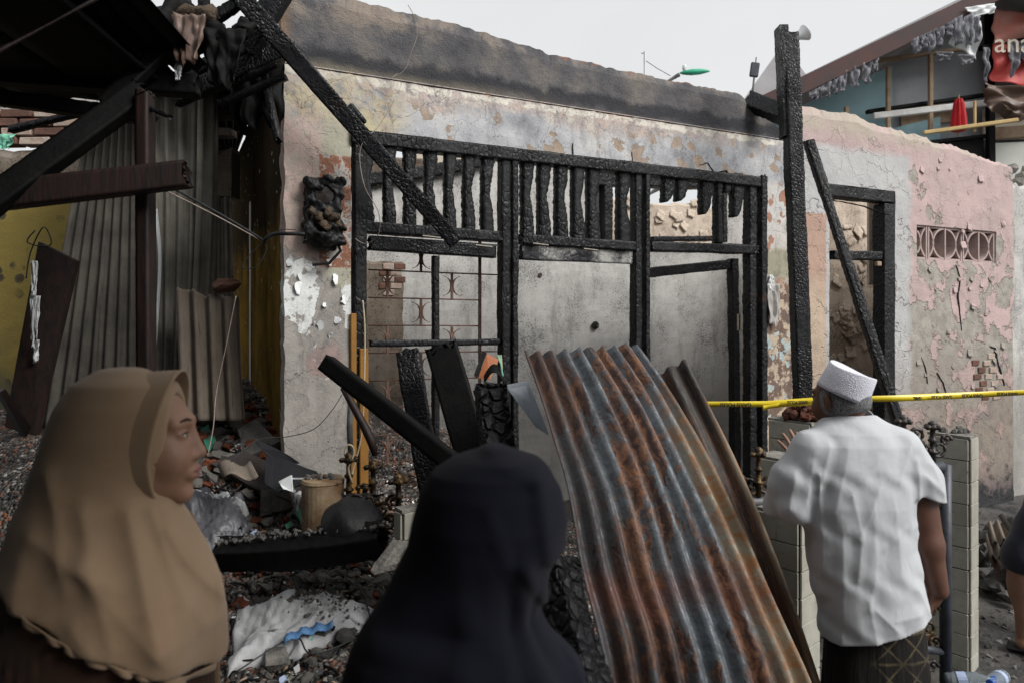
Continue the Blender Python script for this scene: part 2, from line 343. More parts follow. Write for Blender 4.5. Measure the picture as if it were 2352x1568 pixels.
# right-hand wall: grey surround, peeling rose paint, damp and soot low down
g = G('peeling_rose_paint', .8, .3); cw = g.warp(5, .12); cf = g.warp(22, .04, cw); u, _, zz = g.sep(cf); us, _, zs = g.sep(g.co)
n1 = g.noise(2.6, 6, .62); n2 = g.noise(11, 5, .65); n3 = g.noise(50, 4, .7)
pink = g.mix(g.mr(n1, .35, .66), (.50, .37, .355), (.41, .315, .30)); pink = g.mix(g.mr(n3, .6, .8, 0, .45), pink, (.26, .22, .2))
grey = g.mix(g.mr(n1, .35, .65), (.40, .40, .40), (.47, .46, .45))
pe = g.voro(5.5, 'DISTANCE_TO_EDGE', g.warp(3.5, .30, g.vmul(cf, (1, 1, .8)))); pn = g.add(g.noise(3.4, 5, .6, cw), g.mul(g.mr(zs, 2.9, 1.3), .20))
peel = g.mr(pn, .645, .665); edge = g.sub(g.mr(pn, .638, .650), peel)
ed = g.box(u, zz, 3.30, hp(2096, 500)[0], .9, hp(2000, 345)[1], .03)
c = g.mix(ed, g.mix(peel, pink, g.mix(g.mr(n2, .4, .6), (.27, .25, .22), (.36, .33, .29))), grey)
c = g.mix(g.mul(g.math('MAXIMUM', edge, 0), .75), c, (.10, .075, .07))  # dark line round each peel paints the shadow of the flake edge
fl = g.mr(pe, .012, .0, 0, .65); c = g.mix(g.mul(fl, g.mr(n1, .47, .60)), c, (.17, .12, .11))  # flake lines, their edge shadow put into the colour too
c = g.mix(g.mul(g.box(us, zs, 3.0, hp(1903, 500)[0], .4, hp(1870, 488)[1], .006), 1), c, g.mix(g.mr(g.add(zs, n1), 2.2, 2.5), (.46, .36, .27), (.42, .28, .22)))
dirt = g.mul(g.mr(g.add(zs, g.mul(g.sub(n1, .5), 1.5)), 1.45, .7), g.mr(n2, .3, .6, .35, .9)); c = g.mix(g.mul(dirt, .85), c, g.mix(g.mr(n2, .4, .6), (.24, .17, .12), (.12, .10, .09)))
blk = g.mr(g.add(zs, g.mul(g.sub(n2, .5), .9)), .32, .12); c = g.mix(blk, c, (.03, .03, .032))
c = g.mix(g.mul(g.mr(g.add(zs, g.mul(g.sub(n2, .5), .2)), 2.93, 3.0), g.mr(n1, .4, .5)), c, (.42, .36, .30))
g.col(c); plaster_bump(g, g.add(g.mul(peel, -.55), g.mul(g.mul(g.mr(pe, 0, .03), .35), g.mr(n1, .42, .60))), .9); ROSE = g.m
def plaster(name, a, b, dk, blot=.5, sc=3, brick=None):
    g = G(name, .88, .2); cw = g.warp(6, .12); us, _, zs = g.sep(g.co); n1 = g.noise(sc, 6, .65); n2 = g.noise(16, 5, .7, cw); n3 = g.noise(80, 3, .7)
    c = g.mix(g.mr(n1, .35, .65), a, b); c = g.mix(g.mul(g.mr(n2, .58, .7), blot), c, dk); c = g.mix(g.mul(g.mr(g.noise(4, 5, .7, g.vmul(cw, (2.2, 2.2, .4))), .5, .68), .45), c, tuple(q*.6 for q in dk))
    c = g.mix(g.mul(g.mr(g.add(n3, g.mul(n1, .6)), .86, .94), .8), c, tuple(q*.5 for q in dk))
    c = g.mix(g.mul(g.mr(g.add(zs, g.mul(g.sub(n1, .5), .9)), 1.35, .7), .7), c, dk)
    g.col(c); plaster_bump(g, st=.5); return g
INNER = plaster('sooted_inner_plaster', (.54, .525, .50), (.42, .41, .395), (.24, .225, .205), .35).m
INNERD = plaster('stained_inner_plaster', (.26, .22, .18), (.15, .115, .085), (.06, .045, .04), .7).m
g = plaster('curling_cream_paint', (.62, .53, .44), (.50, .41, .33), (.30, .24, .19), .35, 4); CREAM = g.m
g2 = G('olive_side_wall', .95, .0); n1 = g2.noise(3, 5, .6); n2 = g2.noise(20, 4, .7); sy, _, sz = g2.sep(g2.co)
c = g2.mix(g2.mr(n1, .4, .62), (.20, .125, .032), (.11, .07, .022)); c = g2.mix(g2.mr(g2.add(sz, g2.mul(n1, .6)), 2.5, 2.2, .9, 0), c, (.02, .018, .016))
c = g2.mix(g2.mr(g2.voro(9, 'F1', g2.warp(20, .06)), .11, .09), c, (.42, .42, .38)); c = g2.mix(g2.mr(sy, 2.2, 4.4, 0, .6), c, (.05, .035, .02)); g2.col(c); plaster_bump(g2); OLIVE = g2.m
g = G('spotted_yellow_wall', .8, .3); n1 = g.noise(3, 4); v = g.voro(9, 'F1', g.warp(10, .06)); _, _, sz = g.sep(g.co)
c = g.mix(g.mul(g.mr(v, .36, .28), g.mr(n1, .4, .55)), (.26, .195, .05), (.06, .05, .03)); c = g.mix(g.mr(g.add(sz, n1), 1.9, 1.5), c, (.10, .095, .06)); g.col(c); plaster_bump(g); YELLOW = g.m
def brickm(name, a, b): return simple(name, a, b, 9, .9, .2, bs=.8, bsc=45, bd=.006)
BRICK = brickm('fired_brick', (.17, .085, .06), (.10, .06, .05)); BRICKP = brickm('dusty_brick', (.42, .36, .31), (.34, .235, .18))
MORTAR = simple('old_mortar', (.28, .26, .23), (.18, .16, .14), 14, .95, .1, bs=.9, bsc=40, bd=.01)
# rusty corrugated iron (uv: x across, y along)
def rust(name, blue, k=0.0, seed=0):
    g = G(name, .5, .35); v = g.vadd(g.uvc, (seed, seed, 0)); vw = g.vadd(v, g.vmul(g.vadd(g.noise(5, 4, .6, v, 1), (-.5, -.5, 0)), (.14, .14, 0)))
    big = g.noise(1.7, 5, .62, g.vmul(vw, (2.2, .8, 1))); st = g.noise(3, 5, .7, g.vmul(vw, (10, .6, 1))); fine = g.noise(60, 4, .7, v); md = g.noise(16, 5, .7, vw)
    r = g.ramp(g.add(g.mul(st, .6), g.mul(md, .4)), [(.38, (.018, .014, .014)), (.455, (.045, .026, .022)), (.51, (.11, .055, .036)), (.55, (.21, .10, .05)), (.58, (.12, .066, .05)), (.66, (.05, .034, .03))])
    bl = g.mix(g.mr(md, .35, .65), blue, tuple(q*.45 for q in blue))
    m = g.mr(g.add(big, g.add(g.mul(st, .30), g.add(g.mul(fine, .12), k))), .715, .745)
    c = g.mix(m, r, bl); c = g.mix(g.mul(g.mr(fine, .56, .68), .6), c, (.025, .02, .02)); c = g.mix(g.mul(g.mr(g.noise(30, 4, .7, vw), .60, .66), .8), c, (.17, .075, .04)); ux, uy, _ = g.sep(g.uvc)
    c = g.mix(g.mul(g.mr(g.add(ux, g.mul(g.sub(big, .5), .35)), .80, .93), g.mr(g.add(uy, g.mul(md, .5)), .45, .8)), c, g.mix(g.mr(md, .42, .6), (.22, .20, .15), (.26, .13, .06)))
    c = g.mix(g.mul(g.mr(g.add(ux, g.mul(big, .5)), .62, .42), .6), c, (.03, .02, .018)); c = g.mix(g.mul(g.mr(g.math('ABSOLUTE', g.sub(g.add(uy, g.mul(big, .3)), 1.22)), .12, .02), .5), c, (.10, .035, .022))
    g.col(c); g.set('Metallic', g.mul(m, .35)); g.set('Roughness', g.mr(md, .35, .65, .42, .8)); g.bump(g.add(g.mul(fine, 1.3), g.add(g.mul(md, .25), g.mul(m, -.3))), .6, .003); return g.m
RUST = rust('rusty_corrugated_iron', (.13, .145, .16), .032, 0.0); RUST2 = rust('dark_rusty_iron', (.07, .065, .06), .0, 3.3)
def asb(name, a, b):
    g = G(name, .9, .15); n = g.noise(3, 5, .6); f = g.noise(90, 3, .7); st = g.noise(3, 4, .6, g.vmul(g.uvc, (12, .7, 1)))
    c = g.mix(g.mr(n, .35, .65), a, b); c = g.mix(g.mr(st, .52, .7, 0, .6), c, tuple(q*.35 for q in b)); c = g.mix(g.mr(f, .62, .72, 0, .7), c, (.03, .03, .03)); g.col(c); g.bump(f, .4, .004); return g.m
ASB = asb('weathered_fibre_cement', (.13, .118, .10), (.06, .054, .047)); ASB3 = asb('pale_fibre_cement', (.27, .25, .215), (.14, .13, .11)); ASB2 = asb('tan_fibre_cement', (.21, .175, .14), (.14, .115, .095))
GALV = simple('galvanised_sheet', (.55, .60, .66), (.38, .42, .47), 6, .4, .5, .0, bs=.3)
DKIRON = simple('blackened_iron', (.03, .03, .034), (.075, .06, .05), 25, .5, .5, .3, bs=.5)
BLUEIRON = simple('scorched_blue_grey_pipe', (.055, .065, .085), (.03, .03, .035), 10, .5, .5, .2)
GREYPIPE = simple('sooted_grey_pipe', (.17, .17, .17), (.05, .05, .055), 9, .55, .4, .2)
RUSTBAR = simple('rusted_bar', (.17, .11, .085), (.10, .05, .035), 30, .8, .3, .2)
g = G('flaking_gold_paint', .45, .5, .35); n = g.noise(26, 5, .7); g.col(g.ramp(n, [(.42, (.012, .009, .006)), (.52, (.05, .028, .012)), (.62, (.17, .10, .03)), (.75, (.30, .20, .06))])); g.bump(n, .7, .01); GOLD = g.m
g = G('dirty_glazed_tile', .28, .5); n = g.noise(5, 5, .65); f = g.noise(40, 5, .8); _, _, sz = g.sep(g.co)
c = g.mix(g.mr(n, .35, .7), (.46, .45, .39), (.30, .285, .235)); c = g.mix(g.mr(f, .63, .68), c, (.05, .04, .03)); c = g.mix(g.mr(g.noise(12, 5, .7, g.vmul(g.co, (2.5, 2.5, .3))), .58, .72, 0, .8), c, (.16, .11, .06)); g.col(c); g.bump(f, .1, .002); TILE = g.m
GROUT = simple('dark_grout', (.07, .06, .05), (.03, .028, .025), 30, .95, .1)
g = G('wet_ash_ground', .45, .5); n = g.noise(2.5, 6, .65); f = g.noise(28, 6, .75)
g.col(g.mix(g.mr(n, .4, .62), g.mix(g.mr(f, .4, .65), (.018, .018, .02), (.06, .058, .055)), (.12, .11, .10))); g.set('Roughness', g.mr(n, .4, .6, .3, .7)); g.bump(f, .9, .03); GROUND = g.m
g = G('rubble_grit', .9, .2); n = g.noise(7, 6, .7); f = g.voro(52, 'F1'); fc = g.voro(52, 'F1', out='Color'); a, b, c_ = g.sep(fc)
c = g.ramp(a, [(0, (.035, .035, .036)), (.35, (.10, .093, .086)), (.62, (.20, .185, .165)), (.86, (.27, .10, .05)), (.92, (.45, .43, .40))]); c = g.mix(g.mr(n, .42, .66), c, (.03, .029, .03))
g.col(c); g.bump(g.add(g.mul(f, -1.2), g.mul(n, .5)), 1, .03); GRIT = g.m
STONE = simple('broken_concrete', (.29, .27, .24), (.13, .125, .115), 16, .92, .15, bs=.9, bsc=60, bd=.01)
STONED = simple('sooted_concrete', (.15, .142, .132), (.055, .053, .051), 12, .75, .3, bs=.9, bsc=50, bd=.01)
BRCK = simple('broken_red_brick', (.33, .10, .05), (.15, .055, .035), 16, .9, .15, bs=.9, bsc=60, bd=.01)
def fabric(name, c, c2, rough=.85, sheen=.2, weave=900, wr=None, spec=.15, cr=0):
    g = G(name, rough, spec); n = g.noise(5, 3, .5); g.col(g.mix(g.mr(n, .3, .7), c, c2)); g.set('Sheen Weight', sheen)
    h = g.mul(g.noise(weave, 2), .12)
    if wr: h = g.add(h, g.mul(g.noise(wr[0], 4, .55, g.vmul(g.warp(4, .08), wr[1]), dist=.4), wr[2]))
    if cr: h = g.add(h, g.mul(g.voro(cr, 'DISTANCE_TO_EDGE', g.warp(5, .3, g.vmul(g.co, (1.3, 1.2, .5)))), .35))
    g.bump(h, .6, .02 if wr else .003); return g
BROWNF = fabric('light_brown_cloth', (.34, .232, .145), (.28, .185, .11), .75, .25, 700, (5, (1.6, 1.6, .6), .15)).m
BROWNP = fabric('dark_brown_pleats', (.045, .022, .014), (.032, .017, .011), .85, .1).m
NAVYF = fabric('navy_knit_cloth', (.006, .0065, .012), (.008, .0085, .016), .95, .04, 900, (6, (1.5, 1.5, .5), .3)).m
WHITEF = fabric('white_cotton_shirt', (.54, .555, .575), (.49, .505, .525), .7, .1, 900, (6, (1.5, 1.5, .5), .3), cr=7).m
g = G('sarong_pattern', .85, .15); x, y, z = g.sep(g.warp(8, .02)); tri = g.math('PINGPONG', x, .045); m = g.mr(g.math('ABSOLUTE', g.sub(tri, g.math('PINGPONG', z, .045))), .006, .002)
m = g.mul(g.mx(m, g.mr(g.math('PINGPONG', z, .045), .006, .002)), g.mr(x, -.03, .05)); g.col(g.mix(g.mul(m, g.mr(g.noise(9, 4), .4, .6, .15, .7)), (.016, .014, .013), (.13, .105, .06))); g.bump(g.noise(12, 3, .5, g.vmul(g.co, (3, 3, .4))), .5, .02); SARONG = g.m
g = G('embroidered_cap_cloth', .7, .3); x, y, z = g.sep(g.co); v = g.voro(150, 'DISTANCE_TO_EDGE'); zz = g.math('PINGPONG', z, .011)
g.col(g.mix(g.mul(g.mr(v, .12, .03), .55), (.72, .72, .78), (.42, .42, .52))); g.bump(v, .7, .004); CAPM = g.m
def skinm(name, a, b, r=.5):
    g = G(name, r, .4); n = g.noise(14, 4); g.col(g.mix(g.mr(n, .35, .65), a, b)); g.set('Subsurface Weight', .08); g.set('Subsurface Radius', (.01, .004, .002)); g.bump(g.noise(160, 3), .15, .002); return g.m
SKIN = skinm('warm_brown_skin', (.31, .175, .115), (.26, .14, .09)); SKIND = skinm('dark_brown_skin', (.13, .06, .038), (.10, .045, .03)); LIP = skinm('lip_skin', (.24, .085, .075), (.19, .06, .055)); BROW = simple('dark_brow_hair', (.03, .02, .016), None, 80, .8)
EYEW = simple('eye_white', (.5, .46, .42), (.42, .38, .34), 10, .3, .5, bs=0)
EYED = simple('dark_iris', (.015, .01, .008), None, 10, .15, .5, bs=0)
g = G('greying_hair', .6, .3); n = g.noise(60, 4, .7, g.vmul(g.co, (6, 6, .7))); g.col(g.mix(g.mr(n, .4, .6), (.05, .05, .052), (.32, .32, .33))); g.bump(n, .9, .006); HAIR = g.m
TAPE = simple('yellow_barrier_tape', (.80, .62, .02), (.72, .54, .02), 6, .35, .5, bs=.2, bsc=20)
INK = simple('black_ink', (.02, .018, .012), None, 10, .5)
WOODP = simple('weathered_pale_timber', (.34, .25, .17), (.22, .15, .10), 10, .8, bs=.4)
BAMB = simple('bamboo_cane', (.52, .38, .17), (.40, .27, .11), 8, .5)
WHITEP = simple('white_painted_rail', (.68, .68, .66), (.48, .47, .45), 6, .6)
FASC = simple('dark_brown_fascia', (.055, .042, .042), (.10, .045, .038), 3, .7)
g = G('turquoise_wall_paint', .8, .2); n = g.noise(1.2, 5, .6); g.col(g.mix(g.mr(n, .4, .6), (.30, .46, .50), (.24, .38, .42))); TURQ = g.m  # lightened towards blue-grey, so distance haze sits in the colour
GREYB = simple('smoked_grey_wall', (.32, .34, .36), (.24, .25, .26), 2, .85)  # lightened tone, with distance haze mixed into the grey
DARKV = simple('painted_room_dark', (.015, .015, .018), (.03, .03, .03), 3, .9)  # near-black tone that puts the darkness of an unlit room into the colour
REDB = simple('red_vinyl_banner', (.60, .05, .05), (.50, .10, .08), 3, .5, .4)
REDC = simple('red_umbrella_cloth', (.50, .015, .02), (.35, .01, .015), 5, .7)
CREAMW = simple('cream_boards', (.60, .54, .44), (.50, .46, .38), 3, .7)
MELT = simple('melted_sheeting', (.14, .09, .065), (.09, .055, .045), 4, .5, .4)
WHITEPL = simple('white_plastic', (.72, .74, .74), (.6, .62, .62), 4, .5)
RAG = simple('charred_grey_rag', (.26, .26, .29), (.10, .10, .11), 16, .9, bs=.8)  # rag grey raised to carry distance haze in the colour
GREENP = simple('green_lamp_housing', (.05, .42, .25), (.04, .3, .18), 5, .5)
ROOFG = simple('grey_roof_sheet', (.38, .37, .38), (.30, .29, .30), 2, .7)
TARP = fabric('white_woven_sack', (.58, .585, .59), (.40, .40, .41), .6, .1, 500, (14, (1, 1, 1), .9), .3).m
SILV = fabric('grey_wet_plastic', (.12, .12, .135), (.04, .04, .048), .3, 0, 300, (12, (1, 1, .4), .9), .6).m
MINT = simple('mint_green_paint', (.20, .52, .38), (.15, .42, .30), 20, .6)
PALEB = simple('pale_blue_tile', (.42, .50, .68), (.35, .42, .58), 20, .4)
BLUES = simple('blue_woven_band', (.07, .17, .36), (.12, .26, .45), 90, .7)
ORANGW = simple('orange_varnished_wood', (.42, .15, .05), (.30, .09, .03), 8, .5)
OCHRE = simple('ochre_varnished_wood', (.30, .15, .035), (.20, .095, .025), 6, .45)
BLACKPL = simple('melted_black_plastic', (.006, .006, .007), (.014, .013, .013), 20, .55, .3, bs=.5, bsc=25, bd=.01)
SINGED = simple('singed_brown_foam', (.10, .068, .042), (.05, .035, .025), 30, .7, bs=1, bsc=60, bd=.02)
WIRE = simple('black_cable', (.018, .018, .02), (.035, .035, .035), 30, .45)
WIREP = simple('pale_bare_wire', (.30, .26, .23), (.18, .13, .11), 30, .5)
ROPE = simple('cream_cord', (.50, .42, .28), (.38, .30, .2), 40, .8)
BUCK = simple('scorched_cream_drum', (.36, .27, .17), (.15, .07, .03), 11, .6)
VENT = simple('rose_vent_block', (.44, .34, .32), (.34, .26, .245), 14, .85, bs=.5)
HINGE = simple('hinge_metal', (.14, .125, .10), (.08, .07, .06), 40, .5, .5, .5)
TEAL = simple('teal_sandal_strap', (.03, .30, .24), (.02, .22, .18), 8, .45)
g = G('clear_bottle_plastic', .12, .5); g.col((.75, .85, .9)); g.set('Transmission Weight', .85); g.set('IOR', 1.2); BOTT = g.m
BLUEL = simple('blue_bottle_cap', (.03, .12, .5), None, 8, .4)
DSHORT = fabric('navy_shorts_cloth', (.025, .028, .04), (.02, .02, .03)).m
DRED = simple('dark_cotton', (.05, .045, .05), None, 8, .9)
# ------------------------------------------------------------------ ground
def gridz(x0, x1, y0, y1, nx, ny, fz):
    V = [(x0+(x1-x0)*i/nx, y0+(y1-y0)*j/ny) for i in range(nx+1) for j in range(ny+1)]
    V = [(a, b, fz(a, b)) for a, b in V]
    return V, [(i*(ny+1)+j, (i+1)*(ny+1)+j, (i+1)*(ny+1)+j+1, i*(ny+1)+j+1) for i in range(nx) for j in range(ny)]
def gfun(a, b):
    return .03*mn.noise((a*1.5, b*1.5, 0))+.012*mn.noise((a*9, b*9, 3))
V, Fq = gridz(-6, 7, -4, 9, 160, 160, gfun); g_ = npmesh('ground', V, Fq, GROUND); tag(g_, kind='structure')
V, Fq = gridz(-150, 150, -60, 240, 10, 10, lambda a, b: -.08); g_ = npmesh('outer_ground', V, Fq, GROUND); tag(g_, kind='structure')
# ------------------------------------------------------------------ walls
def lines(a, b, st, extra=()):
    n = max(1, round((b-a)/st)); L = [a+(b-a)*i/n for i in range(n+1)]
    for e in extra:
        if a < e < b:
            k = min(range(len(L)), key=lambda i: abs(L[i]-e))
            if k in (0, len(L)-1): L.append(e)
            else: L[k] = e
    return sorted(set(L))
def gwall(name, u0, u1, z0, top, th, mat, parent, v=0.0, holes=(), cell=.03, amp=.006, jag=.03, base=None, side_jag=(0, 0), nseed=0, zfix=None):
    """wall sheet in the plane y=v..v+th with an uneven face, ragged top top(u) and rectangular openings"""
    tmin = zfix or min(top(u0+(u1-u0)*i/20) for i in range(21))-.12
    U = lines(u0, u1, cell, [h for q in holes for h in q[:2]]); Zl = lines(z0, tmin, cell, [h for q in holes for h in q[2:]]); K = 5
    nz = len(Zl)+K; V = []; idx = {}
    def hole(a, b):
        return any(q[0]-1e-6 < a < q[1]+1e-6 and q[2]-1e-6 < b < q[3]+1e-6 for q in holes)
    for s_ in (0, 1):
        for i, u in enumerate(U):
            tp = top(u)+jag*(mn.noise((u*4, nseed, .3))+.6*mn.noise((u*13, nseed, 1)))+.3*jag*mn.noise((u*40, 3, 1))
            for j in range(nz):
                z = Zl[j] if j < len(Zl) else tmin+(tp-tmin)*(j-len(Zl)+1)/K
                y = v+(0 if s_ == 0 else th); uu = u
                if s_ == 0: y += amp*(mn.noise((u*3, z*3, nseed))+.5*mn.noise((u*11, z*11, nseed)))
                if j == nz-1: y += (.02 if s_ == 0 else -.02)*(1+mn.noise((u*20, s_, 1)))
                if i == 0: uu += side_jag[0]*mn.noise((z*9, 1, s_*2))+.4*side_jag[0]*mn.noise((z*30, 1, s_*2))
                if i == len(U)-1: uu += side_jag[1]*mn.noise((z*9, 5, s_*2))
                V.append((uu, y, z))
    n1 = len(U)*nz; I = lambda s_, i, j: s_*n1+i*nz+j; Fc = []
    on = {}
    for i in range(len(U)-1):
        for j in range(nz-1):
            zc = (V[I(0, i, j)][2]+V[I(0, i+1, j+1)][2])/2; on[i, j] = not hole((U[i]+U[i+1])/2, zc)
    for (i, j), o in on.items():
        if not o: continue
        Fc.append((I(0, i, j), I(0, i+1, j), I(0, i+1, j+1), I(0, i, j+1))); Fc.append((I(1, i, j), I(1, i, j+1), I(1, i+1, j+1), I(1, i+1, j)))
        for (di, dj, a, b) in ((-1, 0, (i, j+1), (i, j)), (1, 0, (i+1, j), (i+1, j+1)), (0, -1, (i, j), (i+1, j)), (0, 1, (i+1, j+1), (i, j+1))):
            if not on.get((i+di, j+dj), False): Fc.append((I(0, *a), I(1, *a), I(1, *b), I(0, *b))[::-1])
    return npmesh(name, V, Fc, mat, parent, smooth=False)
house = thing('burnt_house', 'roofless burnt house with charred timber window front and soot-stained blistered plaster', 'house', mat=HM)
uL = hp(806, 600)[0]; uR = hp(1754, 600)[0]; uE = hp(1838, 600)[0]; OT = 2.565
gwall('facade_wall', 0, uE, -.05, lambda u: 2.845, .14, FACADE, house, holes=[(uL, uR, -1, OT)], cell=.03, amp=.007, jag=.004, side_jag=(.012, 0), zfix=2.80)
pt = [hp(a, b) for a, b in ((652, -70), (690, -45), (870, 5), (1000, 38), (1130, 70), (1250, 112), (1400, 150), (1560, 180), (1700, 210), (1750, 240), (1775, 268), (1800, 300))]
ptop = lambda u: float(np.interp(u, [q[0] for q in pt], [q[1] for q in pt]))
gwall('parapet', -.01, hp(1812, 500)[0], 2.848, ptop, .12, PARAPET, house, v=.022, cell=.022, amp=.010, jag=.016, side_jag=(.03, .03), nseed=4, zfix=2.88)
mb = MB(); mb.box(((uE)/2, .08, 2.8465), (uE-.01, .16, .004)); mb.build('parapet_ledge', FACADE, house)
# side wall going back along the alley
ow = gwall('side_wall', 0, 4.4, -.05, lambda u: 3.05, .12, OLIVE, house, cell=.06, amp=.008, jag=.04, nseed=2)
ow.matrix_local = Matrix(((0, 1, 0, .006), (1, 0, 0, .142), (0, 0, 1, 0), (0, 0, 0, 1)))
# rooms behind the front
BV = 1.75
bt = [hp(a, b, BV) for a, b in ((700, 470), (811, 425), (900, 408), (1000, 388), (1070, 372), (1110, 330), (1300, 300), (1420, 330), (1800, 330), (2000, 330))]
btop = lambda u: float(np.interp(u, [q[0] for q in bt], [q[1] for q in bt]))
w0 = HP(1378, 553, BV); w1 = HP(1660, 407, BV)
gwall('inner_wall', .0, 5.3, -.05, btop, .12, INNER, house, v=BV, holes=[(w0.x, w1.x, w0.z, w1.z)], cell=.05, amp=.012, jag=.04, nseed=8)
# older brown plaster with exposed bricks
a0 = HP(840, 600, BV-.05).x; a1 = HP(925, 600, BV-.05).x
gwall('inner_pier', a0, a1, -.05, lambda u: HP(900, 600, BV-.05).z, .05, INNERD, house, v=BV-.055, cell=.03, amp=.012, jag=.02, side_jag=(0, .02), nseed=9)
me_brick = None
def brick_part(parent, c, d, mat, jit=.003, name='brick'):
    mb = MB(); mb.bev(c, d, .004, jit=jit); return mb.build(name, mat, parent)
for r in range(5):
    for k in range(2):
        p = HP(893+k*26-(r % 2)*9, 612+r*15, BV-.06)
        if k == 1 and r > 3: continue
        brick_part(house, (p.x, BV-.046, p.z), (.088, .03, .045), BRICK if (r+k) % 2 else BRICKP)
# rear room: curling cream paint seen through the inner opening
cm = gwall('rear_wall', .8, 7.6, -.05, lambda u: 2.95, .12, CREAM, house, v=3.0, cell=.08, amp=.015, jag=.05, nseed=11)
def peels(n, u0, u1, z0, z1, v, parent, mat, smin_, smax_, seed):
    """curled flakes of paint standing off the wall, one mesh"""
    rnd = random.Random(seed); mb = MB()
    for _ in range(n):
        u = rnd.uniform(u0, u1); z = rnd.uniform(z0, z1); s = rnd.uniform(smin_, smax_); a = rnd.uniform(-.8, .8); m = 6; k = 5; o_ = rnd.uniform(0, 50)
        Vv = []
        for i in range(m):
            for j in range(k):
                x = (i/(m-1)-.5)*s*(1+.35*mn.noise((j*.9+o_, 0, 0))); y = -s*(1-j/(k-1))*.8; lift = .22*s*(1-j/(k-1))**2*.8+.003
                y += .15*s*mn.noise((i*.8+o_, j, 2))
                Vv.append((u+x*math.cos(a)-y*math.sin(a), v-lift, z+x*math.sin(a)+y*math.cos(a)))
        mb.add(Vv, [(i*k+j, (i+1)*k+j, (i+1)*k+j+1, i*k+j+1) for i in range(m-1) for j in range(k-1)])
    o = mb.build('paint_flakes', mat, parent, smooth=True); o['kind'] = 'stuff'; return solid(o, .002)
c0 = HP(1378, 553, 3.0); c1 = HP(1700, 400, 3.0)
peels(46, c0.x, c1.x, c0.z, c1.z, 3.0, house, CREAM, .06, .14, 3)
# inner charred door frames
def frame_obj(name, segs, parent, mat=CHAR, v=0, nrm=(0, -1, 0), amp=.006, seed=0, th=.06, **k):
    mb = MB()
    for i, (p0, p1, w) in enumerate(segs): charbeam(mb, p0, p1, w, th, nrm, amp=amp, seed=seed+i, **k)
    return mb.build(name, mat, parent, smooth=True)
iv = BV-.02
fr = frame_obj('inner_frame', [(HP(1388, 560, iv), HP(1388, 405, iv), .085), (HP(1655, 560, iv), HP(1655, 410, iv), .05), (HP(1360, 412, iv), HP(1700, 420, iv), .13), (HP(1490, 550, iv), HP(1655, 548, iv), .045)], house, th=.14, seed=3, amp=.009)
# wall plate above the left room, sloping
charb = frame_obj('wall_plate', [(HP(790, 420, BV), HP(1130, 366, BV), .09)], house, th=.14, seed=21, amp=.01, bend=.02)
# leaning inner door frame in the right room
dv = 1.15
frame_obj('fallen_door_frame', [(HP(1484, 627, dv), HP(1690, 606, dv+.02), .085), (HP(1683, 592, dv), HP(1690, 1180, dv), .075)], house, th=.07, seed=5, amp=.008)
# round socket hole and pipe stub on the inner wall
q = HP(1365, 747, BV); mb = MB(); mb.lathe((q.x, BV-.012, q.z), [(.0, -.004), (.033, -.004), (.036, .004), (.036, .012), (.022, .014)], 20, Matrix.Rotation(R(90), 3, 'X')); so_ = mb.build('switch_box', BLACKPL, house)
mb = MB(); mb.lathe((q.x+.006, BV-.03, q.z-.006), [(.0, 0), (.008, 0), (.008, .02), (0, .02)], 10, Matrix.Rotation(R(90), 3, 'X')); mb.build('bolt', HINGE, so_)
q = HP(1240, 632, BV); mb = MB(); mb.lathe((q.x, BV-.004, q.z), [(0, 0), (.018, 0), (.02, .006), (0, .008)], 14, Matrix.Rotation(R(90), 3, 'X')); mb.build('scorched_fixing', SINGED, house)
# ------------------------------------------------------------------ charred timber front
tf = MB(); vF = .03
def fb(p0, p1, w, th=.07, v=vF, mat=CHAR, parent=None, name='post', amp=.005, seed=0, **k):
    mb = MB(); charbeam(mb, p0, p1, w, th, (0, -1, 0), amp=amp, seed=seed, **k); return mb.build(name, mat, parent, smooth=True)
tfr = MB(); charbeam(tfr, Vector((uL+.0, vF, 2.525)), Vector((uR, vF, 2.53)), .07, .09, (0, -1, 0), amp=.005, seed=1, bend=0, jag=0)
tfo = tfr.build('timber_front', CHAR, house, smooth=True)
def vpost(x, y0, y1, w, **k):
    a = HP(x, y0, vF); b = HP(x, y1, vF); b = Vector((a.x, vF, b.z)); return fb(a, b, w, parent=tfo, **k)
vpost(824, 312, 1560, .062, seed=2, th=.08)
vpost(1157, 348, 1300, .052, seed=3); vpost(1177, 348, 1300, .036, seed=4, th=.085, amp=.007)
vpost(1460, 378, 1300, .045, seed=5); vpost(1479, 378, 1300, .032, seed=6, th=.09, amp=.007)
vpost(1722, 405, 1300, .062, seed=7, amp=.009); vpost(1744, 405, 1300, .05, seed=8, th=.1, amp=.007)
def rail(x0, y0, x1, y1, w, **k):
    a = HP(x0, y0, vF); b = HP(x1, y1, vF); return fb(a, b, w, parent=tfo, name='rail', **k)
rail(812, 521, 1150, 545, .058, seed=11, th=.075, amp=.003)
rail(1190, 550, 1458, 567, .058, seed=12, th=.075, amp=.006)
rail(1488, 566, 1738, 575, .062, seed=13, th=.075, amp=.008)
rail(845, 558, 1140, 578, .075, seed=14, th=.045, amp=.0025, mat=CHARF)
bd = fb(HP(1192, 580, vF), HP(1452, 592, vF), .082, th=.04, parent=tfo, name='rail', mat=CHARP, amp=.004, cell=.028, seed=15)
